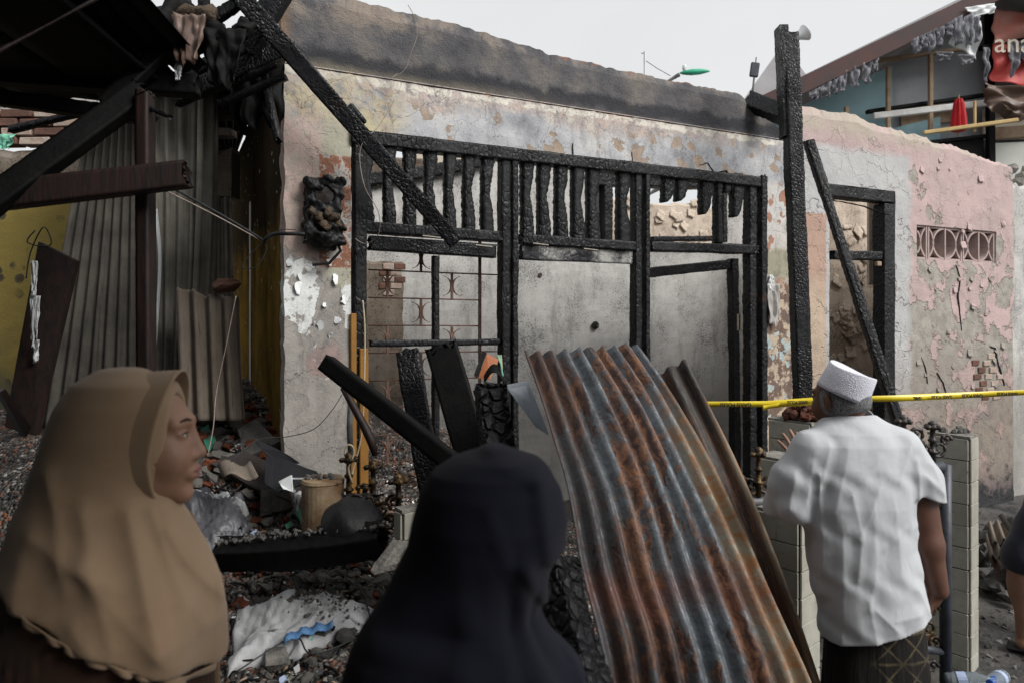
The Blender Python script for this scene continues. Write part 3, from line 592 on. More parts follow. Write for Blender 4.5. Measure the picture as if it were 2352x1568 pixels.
# balusters, wavy on the right-hand side
def baluster(xc, y0, y1, wpx, seed, cut=0):
    a = HP(xc, y0, vF); b = HP(xc, y1, vF); w = (HP(xc+wpx/2, 500, vF).x-HP(xc-wpx/2, 500, vF).x); H = a.z-b.z; n = max(8, int(H/.011)); V = []; off = Vector((seed*5.3, 0, 0))
    for i in range(n+1):
        t = i/n; z = a.z-t*H; tt = t if not cut else t*cut
        prof = .70+.30*abs(math.cos(math.pi*tt*1.0+.0))**1.2-.10*math.exp(-((tt-.45)/.12)**2)
        if cut and t > .75: prof *= 1-((t-.75)/.25)**2*.6
        for (sx, sy) in ((-1, -1), (-.33, -1), (.33, -1), (1, -1), (1, -.3), (1, .4), (1, 1), (-.0, 1), (-1, 1), (-1, .3)):
            x = -w/2 if sx == -1 else (-w/2+w*prof*(sx+1)/2); lc = Vector((x*1.1, sy*.03, z))
            d = mn.voronoi(Vector((x/.03, sy, z/.024))+off)[0]; e = min(1, (d[1]-d[0])*2.5)-.7
            V.append((a.x+x+(.004*e if abs(sx) == 1 else 0)*sx+.003*mn.noise(lc*30+off), vF+sy*.03+(.003*e*sy if abs(sy) == 1 else 0), z))
    k = 10; Fc = [(i*k+j, i*k+(j+1) % k, (i+1)*k+(j+1) % k, (i+1)*k+j) for i in range(n) for j in range(k)]+[tuple(range(k-1, -1, -1)), tuple(n*k+j for j in range(k))]
    mb = MB(); mb.add(V, Fc); return mb.build('baluster', CHAR, tfo, smooth=True)
for i, x in enumerate((844, 894, 941, 988, 1033, 1076, 1118, 1210, 1248, 1288, 1326, 1361, 1430)):
    yt = 330+(x-850)*.113; yb = 518+(x-850)*.062; baluster(x, yt-8, yb+4, 27 if x < 1000 else 25, i)
for i, (x, yb) in enumerate(((1533, 466), (1564, 464), (1620, 494), (1672, 445), (1692, 500), (1648, 560))):
    baluster(x, 400, yb, 24 if x != 1648 else 12, 40+i, cut=.5 if yb < 520 else 0)
# casement below with thin glazing bar and mid rail
ss = fb(HP(1000, 584, vF), Vector((HP(1000, 584, vF).x, vF, HP(1000, 1120, vF).z)), .032, th=.04, parent=tfo, name='glazing_bar', seed=31, amp=.004)
rail(846, 789, 1150, 785, .034, seed=32, th=.045, amp=.005)
# ochre, unburnt foot of the left jamb
for x, w_ in ((812, .030), (836, .045)):
    a = HP(x, 720 if x < 820 else 800, vF-.046); b = HP(x, 1200, vF-.046); mb = MB(); mb.bev(((a.x), vF-.035, (a.z+b.z)/2), (w_, .03, a.z-b.z), .004); mb.build('jamb_facing', OCHRE, tfo)
for x, y in ((990, 545), (1110, 566), (1240, 562), (1355, 574)):    # charred hinges bars
    q = HP(x, y, vF-.04); mb = MB(); mb.tube([(q.x-.05, vF-.048, q.z+.003), (q.x+.05, vF-.048, q.z-.003)], .006, 8); mb.build('hinge', HINGE, tfo)
q = HP(1704, 915-20, vF-.05); mb = MB(); mb.bev((q.x-.02, vF-.05, q.z+.45), (.05, .006, .11), .002); mb.tube([(q.x-.02, vF-.056, q.z+.395), (q.x-.02, vF-.056, q.z+.505)], .006, 8); mb.build('butt_hinge', HINGE, tfo)
# window grille with paired crescents
gv = .16; grl = MB(); zb = [1.861-.148*i for i in range(-1, 10)]; xl = hp(846, 700, gv)[0]; xr = hp(1150, 700, gv)[0]; xv = hp(1102, 700, gv)[0]
def X_(x): return hp(x, 700, gv)[0]
for i, z in enumerate(zb[1:]):
    grl.tube([(xl, gv, z+.004), ((xl+xr)/2, gv+.004, z), (xr if i % 3 == 0 else xv, gv, z-.004)], .0042, 6)
grille = grl.build('window_grille', RUSTBAR, house, smooth=True)
mb = MB(); mb.box((xv, gv, 1.4), (.016, .012, 1.35)); mb.build('upright', RUSTBAR, grille)
cols = [890, 967, 1038]
for ci, x in enumerate(cols):
    for r in range(0, 9):
        if (r+ci) % 2 == 0 and not (ci == 1): 
            if (r % 2) == 0: continue
        if ci == 1 and r % 2 == 1: continue
        if ci != 1 and r % 2 == 0: continue
        zc = (zb[r]+zb[r+1])/2; c = X_(x)
        mb = MB(); mb.box((c, gv, zc), (.013, .01, .148)); mb.build('short_upright', RUSTBAR, grille)
        for sg in (-1, 1):
            pts = []; rr = []; rad = .056
            for k in range(13):
                a = R(-82+164*k/12); pts.append((c+sg*(rad-rad*math.cos(a))+sg*.004, gv, zc+rad*math.sin(a))); rr.append(.0015+.006*math.cos(a*1.25)**2)
            mb = MB(); mb.tube(pts, rr, 6); mb.build('crescent', RUSTBAR, grille, smooth=True)
# melted scraps on the right pillar
def rag(name, mat, c, w_, h_, parent, seed, curl=.05, nrm=(0, -1, 0), nx=14, nz=18, taper=.6, th=.003, drop=0):
    """hanging sheet with creases; c is the top centre, in the parent's frame"""
    n = Vector(nrm).normalized(); s = Vector((0, 0, 1)).cross(n); s = s.normalized() if s.length > .1 else Vector((1, 0, 0)); V = []
    for i in range(nx+1):
        for j in range(nz+1):
            a = i/nx*2-1; b = j/nz; ww = w_/2*(1-(1-taper)*b+.25*mn.noise((seed, b*3, 1)))
            hh = h_*b*(1+.25*mn.noise((a*2, seed, 5))+.18*mn.noise((a*7, seed, 5)))
            o_ = curl*(mn.noise((a*2.2, b*2, seed))+.5*mn.noise((a*5, b*4, seed)))+.6*curl*abs(math.sin(a*3+seed))*b
            V.append(Vector(c)+s*(a*ww)+n*(abs(o_)+.006)+Vector((0, 0, -hh)))
    return solid(npmesh(name, V and [tuple(q) for q in V], [(i*(nz+1)+j, (i+1)*(nz+1)+j, (i+1)*(nz+1)+j+1, i*(nz+1)+j+1) for i in range(nx) for j in range(nz)], mat, parent), th)
q = HP(1768, 632, 0); rag('loose_render', STONE if 0 else WHITEPL, (q.x, -.005, q.z), .03, .10, house, 3, .02, taper=2.2)
PLR = simple('loose_grey_render', (.44, .42, .40), (.34, .32, .30), 12)
rag('loose_render', PLR, (q.x+.015, -.006, q.z-.06), .11, .27, house, 4, .035, taper=1.0)
# flakes of plaster on the left pillar
rnd = random.Random(5)
for (x, y, s) in ((735, 748, .026), (770, 640, .03), (757, 600, .024), (775, 735, .022), (722, 742, .014), (700, 500, .024), (668, 600, .03), (790, 690, .026), (683, 660, .035), (745, 700, .016), (760, 770, .018), (690, 635, .02)):
    q = HP(x, y, 0); pts = []
    for k in range(11):
        a = k/11*6.283; r = s*(.55+.6*rnd.random()); pts.append((q.x+.7*r*math.cos(a), -.006-.010*math.sin(a+x), q.z+r*math.sin(a)))
    mb = MB(); mb.prism(pts, (0, .004, 0)); mb.build('plaster_scrap', WHITEPL, house)
# ------------------------------------------------------------------ peeling rose wall with doorway and vent blocks
u0 = uE+.003; u1 = hp(2327, 600, .02)[0]
wall2 = thing('side_room_wall', 'peeling rose-painted wall with charred doorway and a row of vent blocks', 'wall', mat=HM)
rt = [hp(a, b, .02) for a, b in ((1830, 238), (1870, 243), (1950, 262), (2050, 292), (2120, 312), (2200, 338), (2260, 358), (2330, 388))]
rtop = lambda u: float(np.interp(u, [q[0] for q in rt], [q[1] for q in rt]))
d0 = hp(1905, 700, .02)[0]; d1 = hp(2056, 700, .02)[0]; dh = hp(1906, 422, .02)[1]
v0 = HP(2106, 516, .02); v1 = HP(2288, 532, .02); vz1 = v0.z; vz0 = HP(2106, 594, .02).z; vu0 = v0.x; vu1 = v1.x
gwall('plastered_wall', u0, u1, -.05, rtop, .13, ROSE, wall2, v=.02, holes=[(d0, d1, -1, dh), (vu0, vu1, vz0, vz1)], cell=.03, amp=.008, jag=.03, nseed=14, side_jag=(0, .015))
peels(30, hp(2110, 600)[0], u1-.12, 1.0, 2.9, .02, wall2, ROSE, .03, .075, 8)
gwall('passage_wall', hp(1872, 500, .95)[0], d1+1.4, -.05, lambda u: 2.85, .1, CREAM, wall2, v=.95, cell=.06, amp=.02, jag=.03, nseed=15)
peels(40, hp(1890, 500, .95)[0], d1+.9, .8, 2.7, .95, wall2, CREAM, .07, .17, 10)
dfr = MB(); charbeam(dfr, Vector((d0, .07, dh-.045)), Vector((d1, .07, dh-.045)), .09, .10, (0, -1, 0), amp=.006, seed=51, jag=0)
dfo = dfr.build('door_frame', CHAR, wall2, smooth=True)
fb(Vector((d1-.065, .07, dh-.09)), Vector((d1-.065, .07, .0)), .12, th=.10, parent=dfo, name='jamb', seed=52, amp=.007)
a = HP(1905, 586, .07); b = HP(2030, 589, .07); fb(a, b, .065, th=.08, parent=dfo, name='transom_bar', seed=53, amp=.004)
fb(Vector((d0+.006, .07, dh-.09)), Vector((d0+.006, .07, .0)), .012, th=.05, parent=dfo, name='jamb', seed=54, amp=.002)
mb = MB(); q = HP(2020, 600, .05); mb.bev((HP(2018, 603, .03).x, .035, HP(2018, 606, .03).z), (.05, .03, .035), .004); mb.build('wall_chip', WOODP, wall2)
# vent blocks
nU = 2.33; wU = (vu1-vu0)/nU; hU = vz1-vz0
for k in range(3):
    uc = vu1-wU*(k+.5); mb = MB(); y = .035; lo = vu0
    def inb(pts): return [q for q in pts if q[0] >= lo+.004]
    def arc(cx, cz, r, a0, a1, n=18, sz=1.0):
        ring = [(cx+r*math.cos(R(a0+(a1-a0)*i/n)), cz+sz*r*math.sin(R(a0+(a1-a0)*i/n))) for i in range(n+1)]
        for i in range(n):
            (xa, za), (xb, zb_) = ring[i], ring[i+1]
            if min(xa, xb) < lo: continue
            dx, dz = xb-xa, zb_-za; l = math.hypot(dx, dz); nx_, nz_ = -dz/l*.008, dx/l*.008
            mb.prism([(xa+nx_, y, za+nz_), (xa-nx_, y, za-nz_), (xb-nx_, y, zb_-nz_), (xb+nx_, y, zb_+nz_)], (0, .085, 0))
    zc = (vz0+vz1)/2
    arc(uc, zc, wU*.33, 0, 360, 24, hU*.46/(wU*.33)); arc(uc-wU*.70, zc, wU*.38, -62, 62, 12, hU*.56/(wU*.38)); arc(uc+wU*.70, zc, wU*.38, 118, 242, 12, hU*.56/(wU*.38))
    for x in (uc-wU*.47, uc, uc+wU*.47):
        if x > lo: mb.box((x, y+.04, zc), (.016, .088, hU))
    x0_ = max(lo, uc-wU/2)
    for z in (vz0+.008, vz1-.008): mb.box(((x0_+uc+wU/2)/2, y+.042, z), (uc+wU/2-x0_-.004, .082, .016))
    mb.build('vent_block', VENT, wall2)
mb = MB(); mb.box(((vu0+vu1)/2, .30, (vz0+vz1)/2), (vu1-vu0+.4, .02, hU+.4)); mb.build('vent_recess', CREAM, wall2)
# exposed bricks low on the rose wall
for r in range(7):
    for k in range(3):
        x = 2262+k*26-(r % 2)*12-(6-r)*2; y = 818+r*15.5
        if (r in (0,) and k != 1) or (r == 1 and k == 2) or (r > 4 and k == 2): continue
        if x > 2300: continue
        q = HP(x, y, .02); brick_part(wall2, (q.x, .025, q.z), (.098, .026, .047), BRICKP if (r*3+k) % 3 else BRICK)
def crack(parent, pts, v, w_=.006, mat=None, name='crack'):
    mb = MB(); P_ = []
    for (x, y) in pts: P_.append(HP(x, y, v))
    Q = [];
    for i in range(len(P_)-1):
        for k in range(5):
            q = P_[i].lerp(P_[i+1], k/5); q.x += .006*mn.noise(q*25); q.z += .004*mn.noise(q*31); Q.append(q)
    Q.append(P_[-1]); V = []
    for i, q in enumerate(Q):
        t = (Q[min(i+1, len(Q)-1)]-Q[max(i-1, 0)]).normalized(); s = Vector((t.z, 0, -t.x)); ww = w_*(.35+.65*math.sin(math.pi*(i+.5)/len(Q)))*(1+.5*mn.noise(q*40))
        V += [q+s*ww/2+Vector((0, -.006, 0)), q-s*ww/2+Vector((0, -.006, 0)), q-s*ww/2+Vector((0, .01, 0)), q+s*ww/2+Vector((0, .01, 0))]
    mb.add(V, [(4*i+a, 4*i+(a+1) % 4, 4*i+4+(a+1) % 4, 4*i+4+a) for i in range(len(Q)-1) for a in range(4)]); return mb.build(name, mat or SOOT, parent)
crack(wall2, [(2272, 795), (2285, 800), (2290, 830), (2300, 860), (2306, 885)], .02, .02)
crack(wall2, [(2195, 610), (2205, 640), (2200, 680), (2204, 720), (2208, 760)], .02, .008)
crack(wall2, [(2115, 820), (2125, 845), (2130, 880)], .02, .008); crack(wall2, [(2152, 855), (2166, 880), (2172, 900)], .02, .008)
crack(wall2, [(1898, 458), (1935, 464), (1985, 474), (2020, 488), (2045, 494)], .02, .006)
crack(house, [(665, 1130), (668, 1170), (674, 1200), (672, 1260)], 0, .006)
crack(house, [(1606, 395-15), (1625, 420-45), (1640, 398), (1668, 412-20), (1680, 470-58), (1681, 470-20)], 0, .006)
crack(house, [(1315, 420-90), (1317, 385)], 0, .003); crack(house, [(1450, 350), (1452, 372)], 0, .003)
# end wall beyond
ew = thing('end_wall', 'bare grey wall with crumbling top at the far right, beyond the rose wall', 'wall', mat=HM)
gwall('plastered_wall', u1+.02, u1+1.3, -.05, lambda u: hp(2335, 432, .1)[1], .12, INNER, ew, v=.10, cell=.05, amp=.012, jag=.08, nseed=19)
mb = MB()
for i in range(14): mb.rock((u1+.06+.08*i, .15, hp(2340, 425, .1)[1]+.03+.06*(i % 3)), (.07, .06, .05), i, 1)
mb.build('crumbled_masonry', STONE, ew)
# ------------------------------------------------------------------ rubble mound at the foot of the left pillar
def mound(X, Y):
    b = float(np.interp(Y, [1.2, 1.9, 2.2, 2.7, 3.0, 3.4, 4.2, 5], [.0, .12, .31, .43, .57, .88, 1.12, 1.16]))
    f = float(np.interp(X, [-3.4, -2.4, -.62, -.35, -.1, .3], [.9, 1, 1, .82, .45, .12])); f = max(f, 0)
    if Y > 3.2: f *= float(np.interp(X, [-1.05, -.85], [1, .75]))
    n = Vector((X*2.2, Y*2.2, 0)); h = b*f+(.07*mn.noise(n)+.04*mn.noise(n*2.7))*min(1, b*3)*f
    return h+gfun(X, Y)
V, Fq = gridz(-3.4, .9, 1.2, 5.0, 130, 120, lambda a, b: mound(a, b)-.004+.018*mn.noise((a*14, b*14, 0))+.010*mn.noise((a*34, b*34, 0)))
o = npmesh('rubble_mound', V, Fq, GRIT, smooth=False); tag(o, kind='structure')
def hgt(X, Y): return mound(X, Y) if (-3.4 < X < .9 and 1.2 < Y < 5) else gfun(X, Y)
def mp(px, py, off=0):
    d = .9
    while d < 6:
        q = P(px, py, d)
        if q.z-off < hgt(q.x, q.y): return q
        d += .01
    return q
ROCKS = {}
for key, mt in (('g', STONE), ('d', STONED), ('b', BRCK)):
    for i in range(7):
        mb = MB(); rr_ = random.Random(i*3+1); mb.rock((0, 0, 0), (1, rr_.uniform(.55, .85), rr_.uniform(.4, .7)), i*7+ord(key), 2 if i < 4 else 1, rot=Euler((0, 0, 0)), sharp=.5)
        me = bpy.data.meshes.new('rock_'+key); me.from_pydata(mb.v, [], mb.f); me.materials.append(mt); ROCKS[key, i] = me
rnd = random.Random(11); LBL = {'g': ('concrete_lump', 'pale grey lump of broken concrete lying loose on the rubble heap', 'concrete lump', 'pale concrete lumps on the heap'),
    'd': ('sooty_lump', 'blackened lump of masonry lying loose on the rubble heap', 'masonry lump', 'blackened masonry lumps on the rubble heap'),
    'b': ('brick_fragment', 'broken red brick fragment lying loose on the rubble heap', 'brick fragment', 'red brick fragments on the rubble heap')}
def chunk(px, py, r, key=None, sink=.25, zone=''):
    q = mp(px, py); key = key or rnd.choices('gdb', (3, 4, 2))[0]; n_, l_, c_, g_2 = LBL[key]
    o = bpy.data.objects.new(n_, ROCKS[key, rnd.randrange(7)]); COL.objects.link(o); o.location = (q.x, q.y, hgt(q.x, q.y)+r*sink)
    o.rotation_euler = (rnd.uniform(-.5, .5), rnd.uniform(-.5, .5), rnd.uniform(0, 6.3)); o.scale = (r, r*rnd.uniform(.8, 1.1), r*rnd.uniform(.8, 1.2)); return tag(o, l_.replace('lying loose on the rubble heap', zone or 'on the rubble heap'), c_, g_2+' '+zone)
for _ in range(120): chunk(rnd.uniform(540, 900), rnd.uniform(1290, 1400), rnd.uniform(.014, .036), zone='between the level black beam and white sack')
for _ in range(44): chunk(rnd.uniform(660, 880), rnd.uniform(1320, 1470), rnd.uniform(.028, .055), 'gd'[rnd.random() > .5], zone='right of the white sack, beside the stub pillar')
for _ in range(110): chunk(rnd.uniform(425, 690), rnd.uniform(935, 1120), rnd.uniform(.018, .055), rnd.choice('gggddb'), zone='high on the heap below the leaning sheets')
for _ in range(70): chunk(rnd.uniform(430, 640), rnd.uniform(950, 1100), rnd.uniform(.03, .06), rnd.choice('ggb'), sink=.6, zone='high on the heap below the leaning sheets')
for _ in range(60): chunk(rnd.uniform(540, 780), rnd.uniform(1110, 1230), rnd.uniform(.014, .04), zone='between the scorched panel and level black beam')
for _ in range(30): chunk(rnd.uniform(600, 760), rnd.uniform(1480, 1580), rnd.uniform(.012, .03), zone='in front of the white sack')
# grit too small to count
mb = MB(); mbb = MB(); mbw = MB()
for i in range(4200):
    X = rnd.uniform(-1.9, .1); Y = rnd.uniform(1.9, 4.1); r = rnd.uniform(.004, .014)
    (mbb if rnd.random() < .2 else mbw if rnd.random() < .12 else mb).add([Vector((X, Y, hgt(X, Y)+r*.3))+Vector((rnd.uniform(-1, 1)*r, rnd.uniform(-1, 1)*r, s*r*rnd.uniform(.4, 1))) for s in (1, 1, -1, -1, 1)], [(0, 1, 2), (0, 2, 3), (0, 3, 1), (1, 3, 4), (1, 4, 2), (2, 4, 3)])
for m_, mt, nm in ((mb, STONED, 'dark_gravel'), (mbb, BRCK, 'brick_crumbs'), (mbw, STONE, 'plaster_crumbs')): tag(m_.build(nm, mt), kind='stuff')
mb = MB()
for i in range(1500):
    X = rnd.uniform(1.2, 4.5); Y = rnd.uniform(2.6, 5.6); r = rnd.uniform(.006, .03); mb.rock((X, Y, gfun(X, Y)+r*.2), (r, r*.8, r*.4), i, 1) if i < 500 else mb.add([Vector((X, Y, gfun(X, Y)+.004))+Vector((rnd.uniform(-1, 1)*r, rnd.uniform(-1, 1)*r, s*r*.4)) for s in (1, 1, -1, -1)], [(0, 1, 2), (0, 2, 3), (0, 3, 1), (1, 3, 2)])
tag(mb.build('ash_and_cinders', STONED), kind='stuff')
mb = MB(); mbw = MB()
for i in range(420):
    X = rnd.uniform(-1.9, .0); Y = rnd.uniform(2.1, 4.0); l = rnd.uniform(.02, .11); a = rnd.uniform(0, 6.3); q = Vector((X, Y, hgt(X, Y)+.012)); d = Vector((math.cos(a), math.sin(a), rnd.uniform(-.3, .5)))*l/2
    (mb if rnd.random() < .7 else mbw).tube([q-d, q+d*.2+Vector((0, 0, rnd.uniform(0, .01))), q+d], rnd.uniform(.002, .006), 5)
tag(mb.build('burnt_splinters', SOOT), kind='stuff'); tag(mbw.build('pale_splinters', WOODP), kind='stuff')
mb = MB(); mbw = MB(); mbg = MB()
for i in range(900):
    X = rnd.uniform(-1.9, .0); Y = rnd.uniform(2.1, 4.1); s = rnd.uniform(.006, .022); q = Vector((X, Y, hgt(X, Y)+.012)); n = Euler((rnd.uniform(-.9, .9), rnd.uniform(-.9, .9), rnd.uniform(0, 6))).to_matrix()
    (mb, mb, mbw, mbg)[rnd.randrange(4)].prism([q+n @ Vector((s*math.cos(k*1.4)*rnd.uniform(.5, 1), s*math.sin(k*1.4)*rnd.uniform(.5, 1), 0)) for k in range(4)], n @ Vector((0, 0, .002)))
tag(mb.build('dark_flakes', STONED), kind='stuff'); tag(mbw.build('white_flakes', WHITEPL), kind='stuff'); tag(mbg.build('grey_flakes', STONE), kind='stuff')
# ------------------------------------------------------------------ timbers
def timber(name, label, segs, mat=CHAR, cat='beam', nrm=(0, -1, 0), group=None, **k):
    mb = MB(); kk = dict(amp=.005); kk.update(k)
    for i, (a, b, w_, t_) in enumerate(segs): charbeam(mb, a, b, w_, t_, nrm, seed=sum(ord(c_) for c_ in name) % 17+i, **kk)
    return tag(mb.build(name, mat, smooth=True), label, cat, group)
def hsh(s): return sum(ord(c) for c in s)
o = timber('charred_roof_beam', 'long charred roof beam slanting down across the top left corner of the house front', [(P(520, -45, 2.95), P(1050, 560, 3.52), .085, .06)], CHARF, amp=.004, jag=.07, taper=.9)
mb = MB(); q = P(815, 268, 3.25); mb.bev(q, (.06, .05, .10), .01, Matrix.Rotation(R(-40), 3, 'Y'), .008); mb.build('nailed_block', CHARF, o)
for (x, y) in ((713, 120), (750, 235), (868, 425), (785, 228), (822, 255)):
    q = P(x, y, 3.12); mb = MB(); mb.tube([q, q+Vector((.012, -.05, -.012))], .0025, 6); mb.build('nail', HINGE, o)
o = timber('charred_post', 'tall upright charred post with a split jagged top standing before the right pillar', [(P(1812, 78, 4.25), P(1853, 1150, 4.05), .088, .09)], CHARF, cat='post', amp=.006, jag=.02)
mb = MB(); charbeam(mb, P(1794, 60, 4.24), P(1806, 320, 4.22), .055, .09, (0, -1, 0), amp=.006, jag=.05, seed=4); mb.build('split_tip', CHARF, o)
mb = MB(); charbeam(mb, P(1829, 124, 4.26), P(1829, 210, 4.24), .022, .06, (0, -1, 0), amp=.004, jag=.05, seed=5); mb.build('split_tip', CHARF, o)
timber('charred_stub', 'short charred timber stub lying on the wall top beside the tall post', [(P(1716, 232, 4.7), P(1812, 268, 4.5), .11, .09)], amp=.008)
timber('charred_pole', 'thin charred pole leaning across the narrow doorway to the right of the tall post', [(P(1856, 322, 4.3), P(2072, 1000, 3.9), .052, .05)], cat='pole', amp=.006, cell=.03)
timber('black_rafter', 'smooth black rafter slanting down behind the navy headscarf', [(P(748, 832, 2.55), P(1075, 1090, 2.2), .062, .05)], SOOT, amp=.001, jag=.004)
timber('blistered_plank', 'short blistered charred plank, leftmost of the three leaning behind the navy headscarf', [(P(934, 802, 3.0), P(1000, 1180, 2.75), .10, .04)], CHARP if 0 else CHARF, cat='plank', amp=.006, cell=.022)
timber('wide_charred_plank', 'widest charred plank with a pointed top, middle of the three leaning behind the navy headscarf', [(P(1012, 790, 2.85), P(1130, 1200, 2.6), .135, .035)], SOOT, cat='plank', amp=.003, jag=.05)
timber('charred_log', 'thick charred log with deep cracks, right of the wide plank', [(P(1123, 882, 2.5), P(1165, 1200, 2.35), .105, .09)], CHARD, cat='log', amp=.011, cell=.04, nrm=(.3, -1, 0))
timber('cracked_charred_beam', 'heavy charred beam with deep square cracks, between the navy headscarf and the rusty sheet', [(P(1262, 1290, 1.95), P(1400, 1800, 1.6), .125, .10)], CHARD, amp=.014, cell=.03, nrm=(-.75, -1, .1), jag=.06)
timber('fallen_charred_beam', 'thick black beam lying level across the middle of the rubble heap', [(P(502, 1272, 2.72), P(885, 1236, 2.62), .10, .10)], SOOT, amp=.010, jag=.07, bend=.02, nrm=(0, -.5, 1))
# bent cable-like red stripped branch next to the ochre jamb
mb = MB(); mb.tube([P(788, 890, 2.9), P(805, 920, 2.88), P(835, 975, 2.86), P(852, 1010, 2.85), P(862, 1045, 2.85)], [.014, .016, .018, .02, .012], 8); tag(mb.build('stripped_branch', REDW, smooth=True), 'bent reddish stripped stick in front of the ochre door jamb', 'stick')
mb = MB(); mb.tube([P(806, 900, 3.1), P(803, 980, 3.1), P(806, 1060, 3.1)], [.012, .014, .012], 8); tag(mb.build('grey_pipe', GREYPIPE, smooth=True), 'thin grey upright pipe beside the ochre door jamb', 'pipe')
# ------------------------------------------------------------------ corrugated sheets
def bil(c, u, v):   # TL TR BR BL
    return (c[0]*(1-u)+c[1]*u)*(1-v)+(c[3]*(1-u)+c[2]*u)*v
def corr(name, mat, rows, nw, amp, label=None, cat='roof sheet', ragtop=0, ragside=0, group=None, seed=0, nv=40, th=.004, parent=None, dent=.0, uvs=1, phase=0):
    """rows: list of (t, left point, right point); corrugation runs down the rows"""
    nu = nw*8; T = [r[0] for r in rows]; V = []; UV = []
    def at(t):
        out_ = []
        for k in (1, 2):
            out_.append(Vector([_cr(T, [r[k][i] for r in rows], t) for i in range(3)]))
        return out_
    tot = T[-1]
    for i in range(nu+1):
        u = i/nu; t0 = ragtop*(.5+.5*mn.noise((u*nw*.7, seed, 1))+.35*mn.noise((u*nw*3, seed, 1)))
        for j in range(nv+1):
            t = t0+(tot-t0)*j/nv; a, b = at(t); uu = u+ragside*(mn.noise((t*5, seed, 7)))*(abs(u-.5)*2)**4*(1 if u > .5 else -1)
            a2, b2 = at(min(t+.02, tot+.02)); q = a.lerp(b, uu); al = (a2.lerp(b2, uu)-q)
            n = (b-a).cross(al); n = n.normalized() if n.length > 0 else Vector((0, -1, 0))
            if n.y > 0: n = -n
            q += n*(amp*math.sin(2*math.pi*nw*u+phase)+dent*mn.noise((u*2.5+seed, t*2.5, 1))); V.append(tuple(q)); UV.append((u*uvs, t*uvs))
    Fc = [(i*(nv+1)+j, (i+1)*(nv+1)+j, (i+1)*(nv+1)+j+1, i*(nv+1)+j+1) for i in range(nu) for j in range(nv)]
    o = npmesh(name, V, Fc, mat, parent, uv=UV); solid(o, th, 0)
    return tag(o, label, cat, group) if label else o
def _cr(T, Y, t):
    t = min(max(t, T[0]), T[-1]+.03); i = max(0, min(len(T)-2, next((k for k in range(len(T)-1) if t <= T[k+1]), len(T)-2)))
    h = T[i+1]-T[i]; s = (t-T[i])/h; m0 = (Y[i+1]-Y[max(i-1, 0)])/(T[i+1]-T[max(i-1, 0)]); j = min(i+2, len(T)-1); m1 = (Y[j]-Y[i])/(T[j]-T[i])
    return (2*s**3-3*s**2+1)*Y[i]+(s**3-2*s**2+s)*h*m0+(-2*s**3+3*s**2)*Y[i+1]+(s**3-s**2)*h*m1
corr('rusty_roof_sheet', RUST, [(0, P(1196, 806, 2.42), P(1452, 790, 2.75)), (.30, P(1248, 955, 2.26), P(1545, 925, 2.62)), (.65, P(1292, 1130, 2.12), P(1652, 1115, 2.42)), (1.05, P(1345, 1350, 1.98), P(1766, 1350, 2.2)), (1.5, P(1398, 1640, 1.86), P(1880, 1640, 2.0)), (1.9, P(1440, 1980, 1.75), P(1980, 1980, 1.85))], 9, .021,
     'large rusty corrugated roof sheet leaning upright right of the navy headscarf', ragtop=.03, seed=2, nv=60, th=.003, dent=.03, phase=1.2)
corr('dark_roof_sheet', RUST2, [(0, P(1506, 858, 2.95), P(1572, 822, 2.95)), (.5, P(1590, 1080, 2.7), P(1690, 1060, 2.7)), (1.0, P(1680, 1340, 2.42), P(1800, 1330, 2.42)), (1.5, P(1790, 1640, 2.2), P(1905, 1640, 2.2))], 2, .015,
     'dark narrow rusty sheet leaning behind the right edge of the large rusty sheet', ragtop=.02, seed=5, phase=2.2)
V = [P(1160, 884, 2.62), P(1214, 874, 2.60), P(1240, 940, 2.55), P(1262, 1000, 2.5), P(1230, 980, 2.54), P(1190, 925, 2.6)]
mb = MB(); mb.prism(V, (0, .004, 0)); tag(mb.build('metal_flashing', GALV), 'pale grey triangular metal scrap sticking out left of the large rusty sheet', 'metal scrap')
# orange wood offcut with curled black veneer
mb = MB(); mb.prism([P(1118, 812, 2.95), P(1146, 826, 2.95), P(1125, 872, 2.9), P(1098, 868, 2.9)], (0, .02, .0)); og = tag(mb.build('wood_offcut', ORANGW), 'orange varnished board offcut with curled black veneer, behind the charred log', 'board')
mb = MB(); mb.prism([P(1108, 806, 2.94), P(1118, 811, 2.94), P(1096, 868, 2.88), P(1088, 862, 2.88)], (0, .02, 0)); mb.build('black_edge', SOOT, og)
V = [tuple(P(1112+46*i/10, 862-26*math.sin(math.pi*i/10)+6*j, 2.86-.02*j)) for i in range(11) for j in range(4)]; o = npmesh('veneer', V, [(i*4+j, i*4+4+j, i*4+5+j, i*4+1+j) for i in range(10) for j in range(3)], SOOT, og); solid(o, .004)
for k in range(4):
    mb = MB(); mb.tube([P(1142+k*3, 815, 2.86), P(1150+k, 835+k*3, 2.84), P(1155-k*2, 862+k*6, 2.83), P(1148+k*3, 885+k*5, 2.85)], .003, 5); mb.build('stringy_tatter', ROPE if k % 2 else MINT, og)
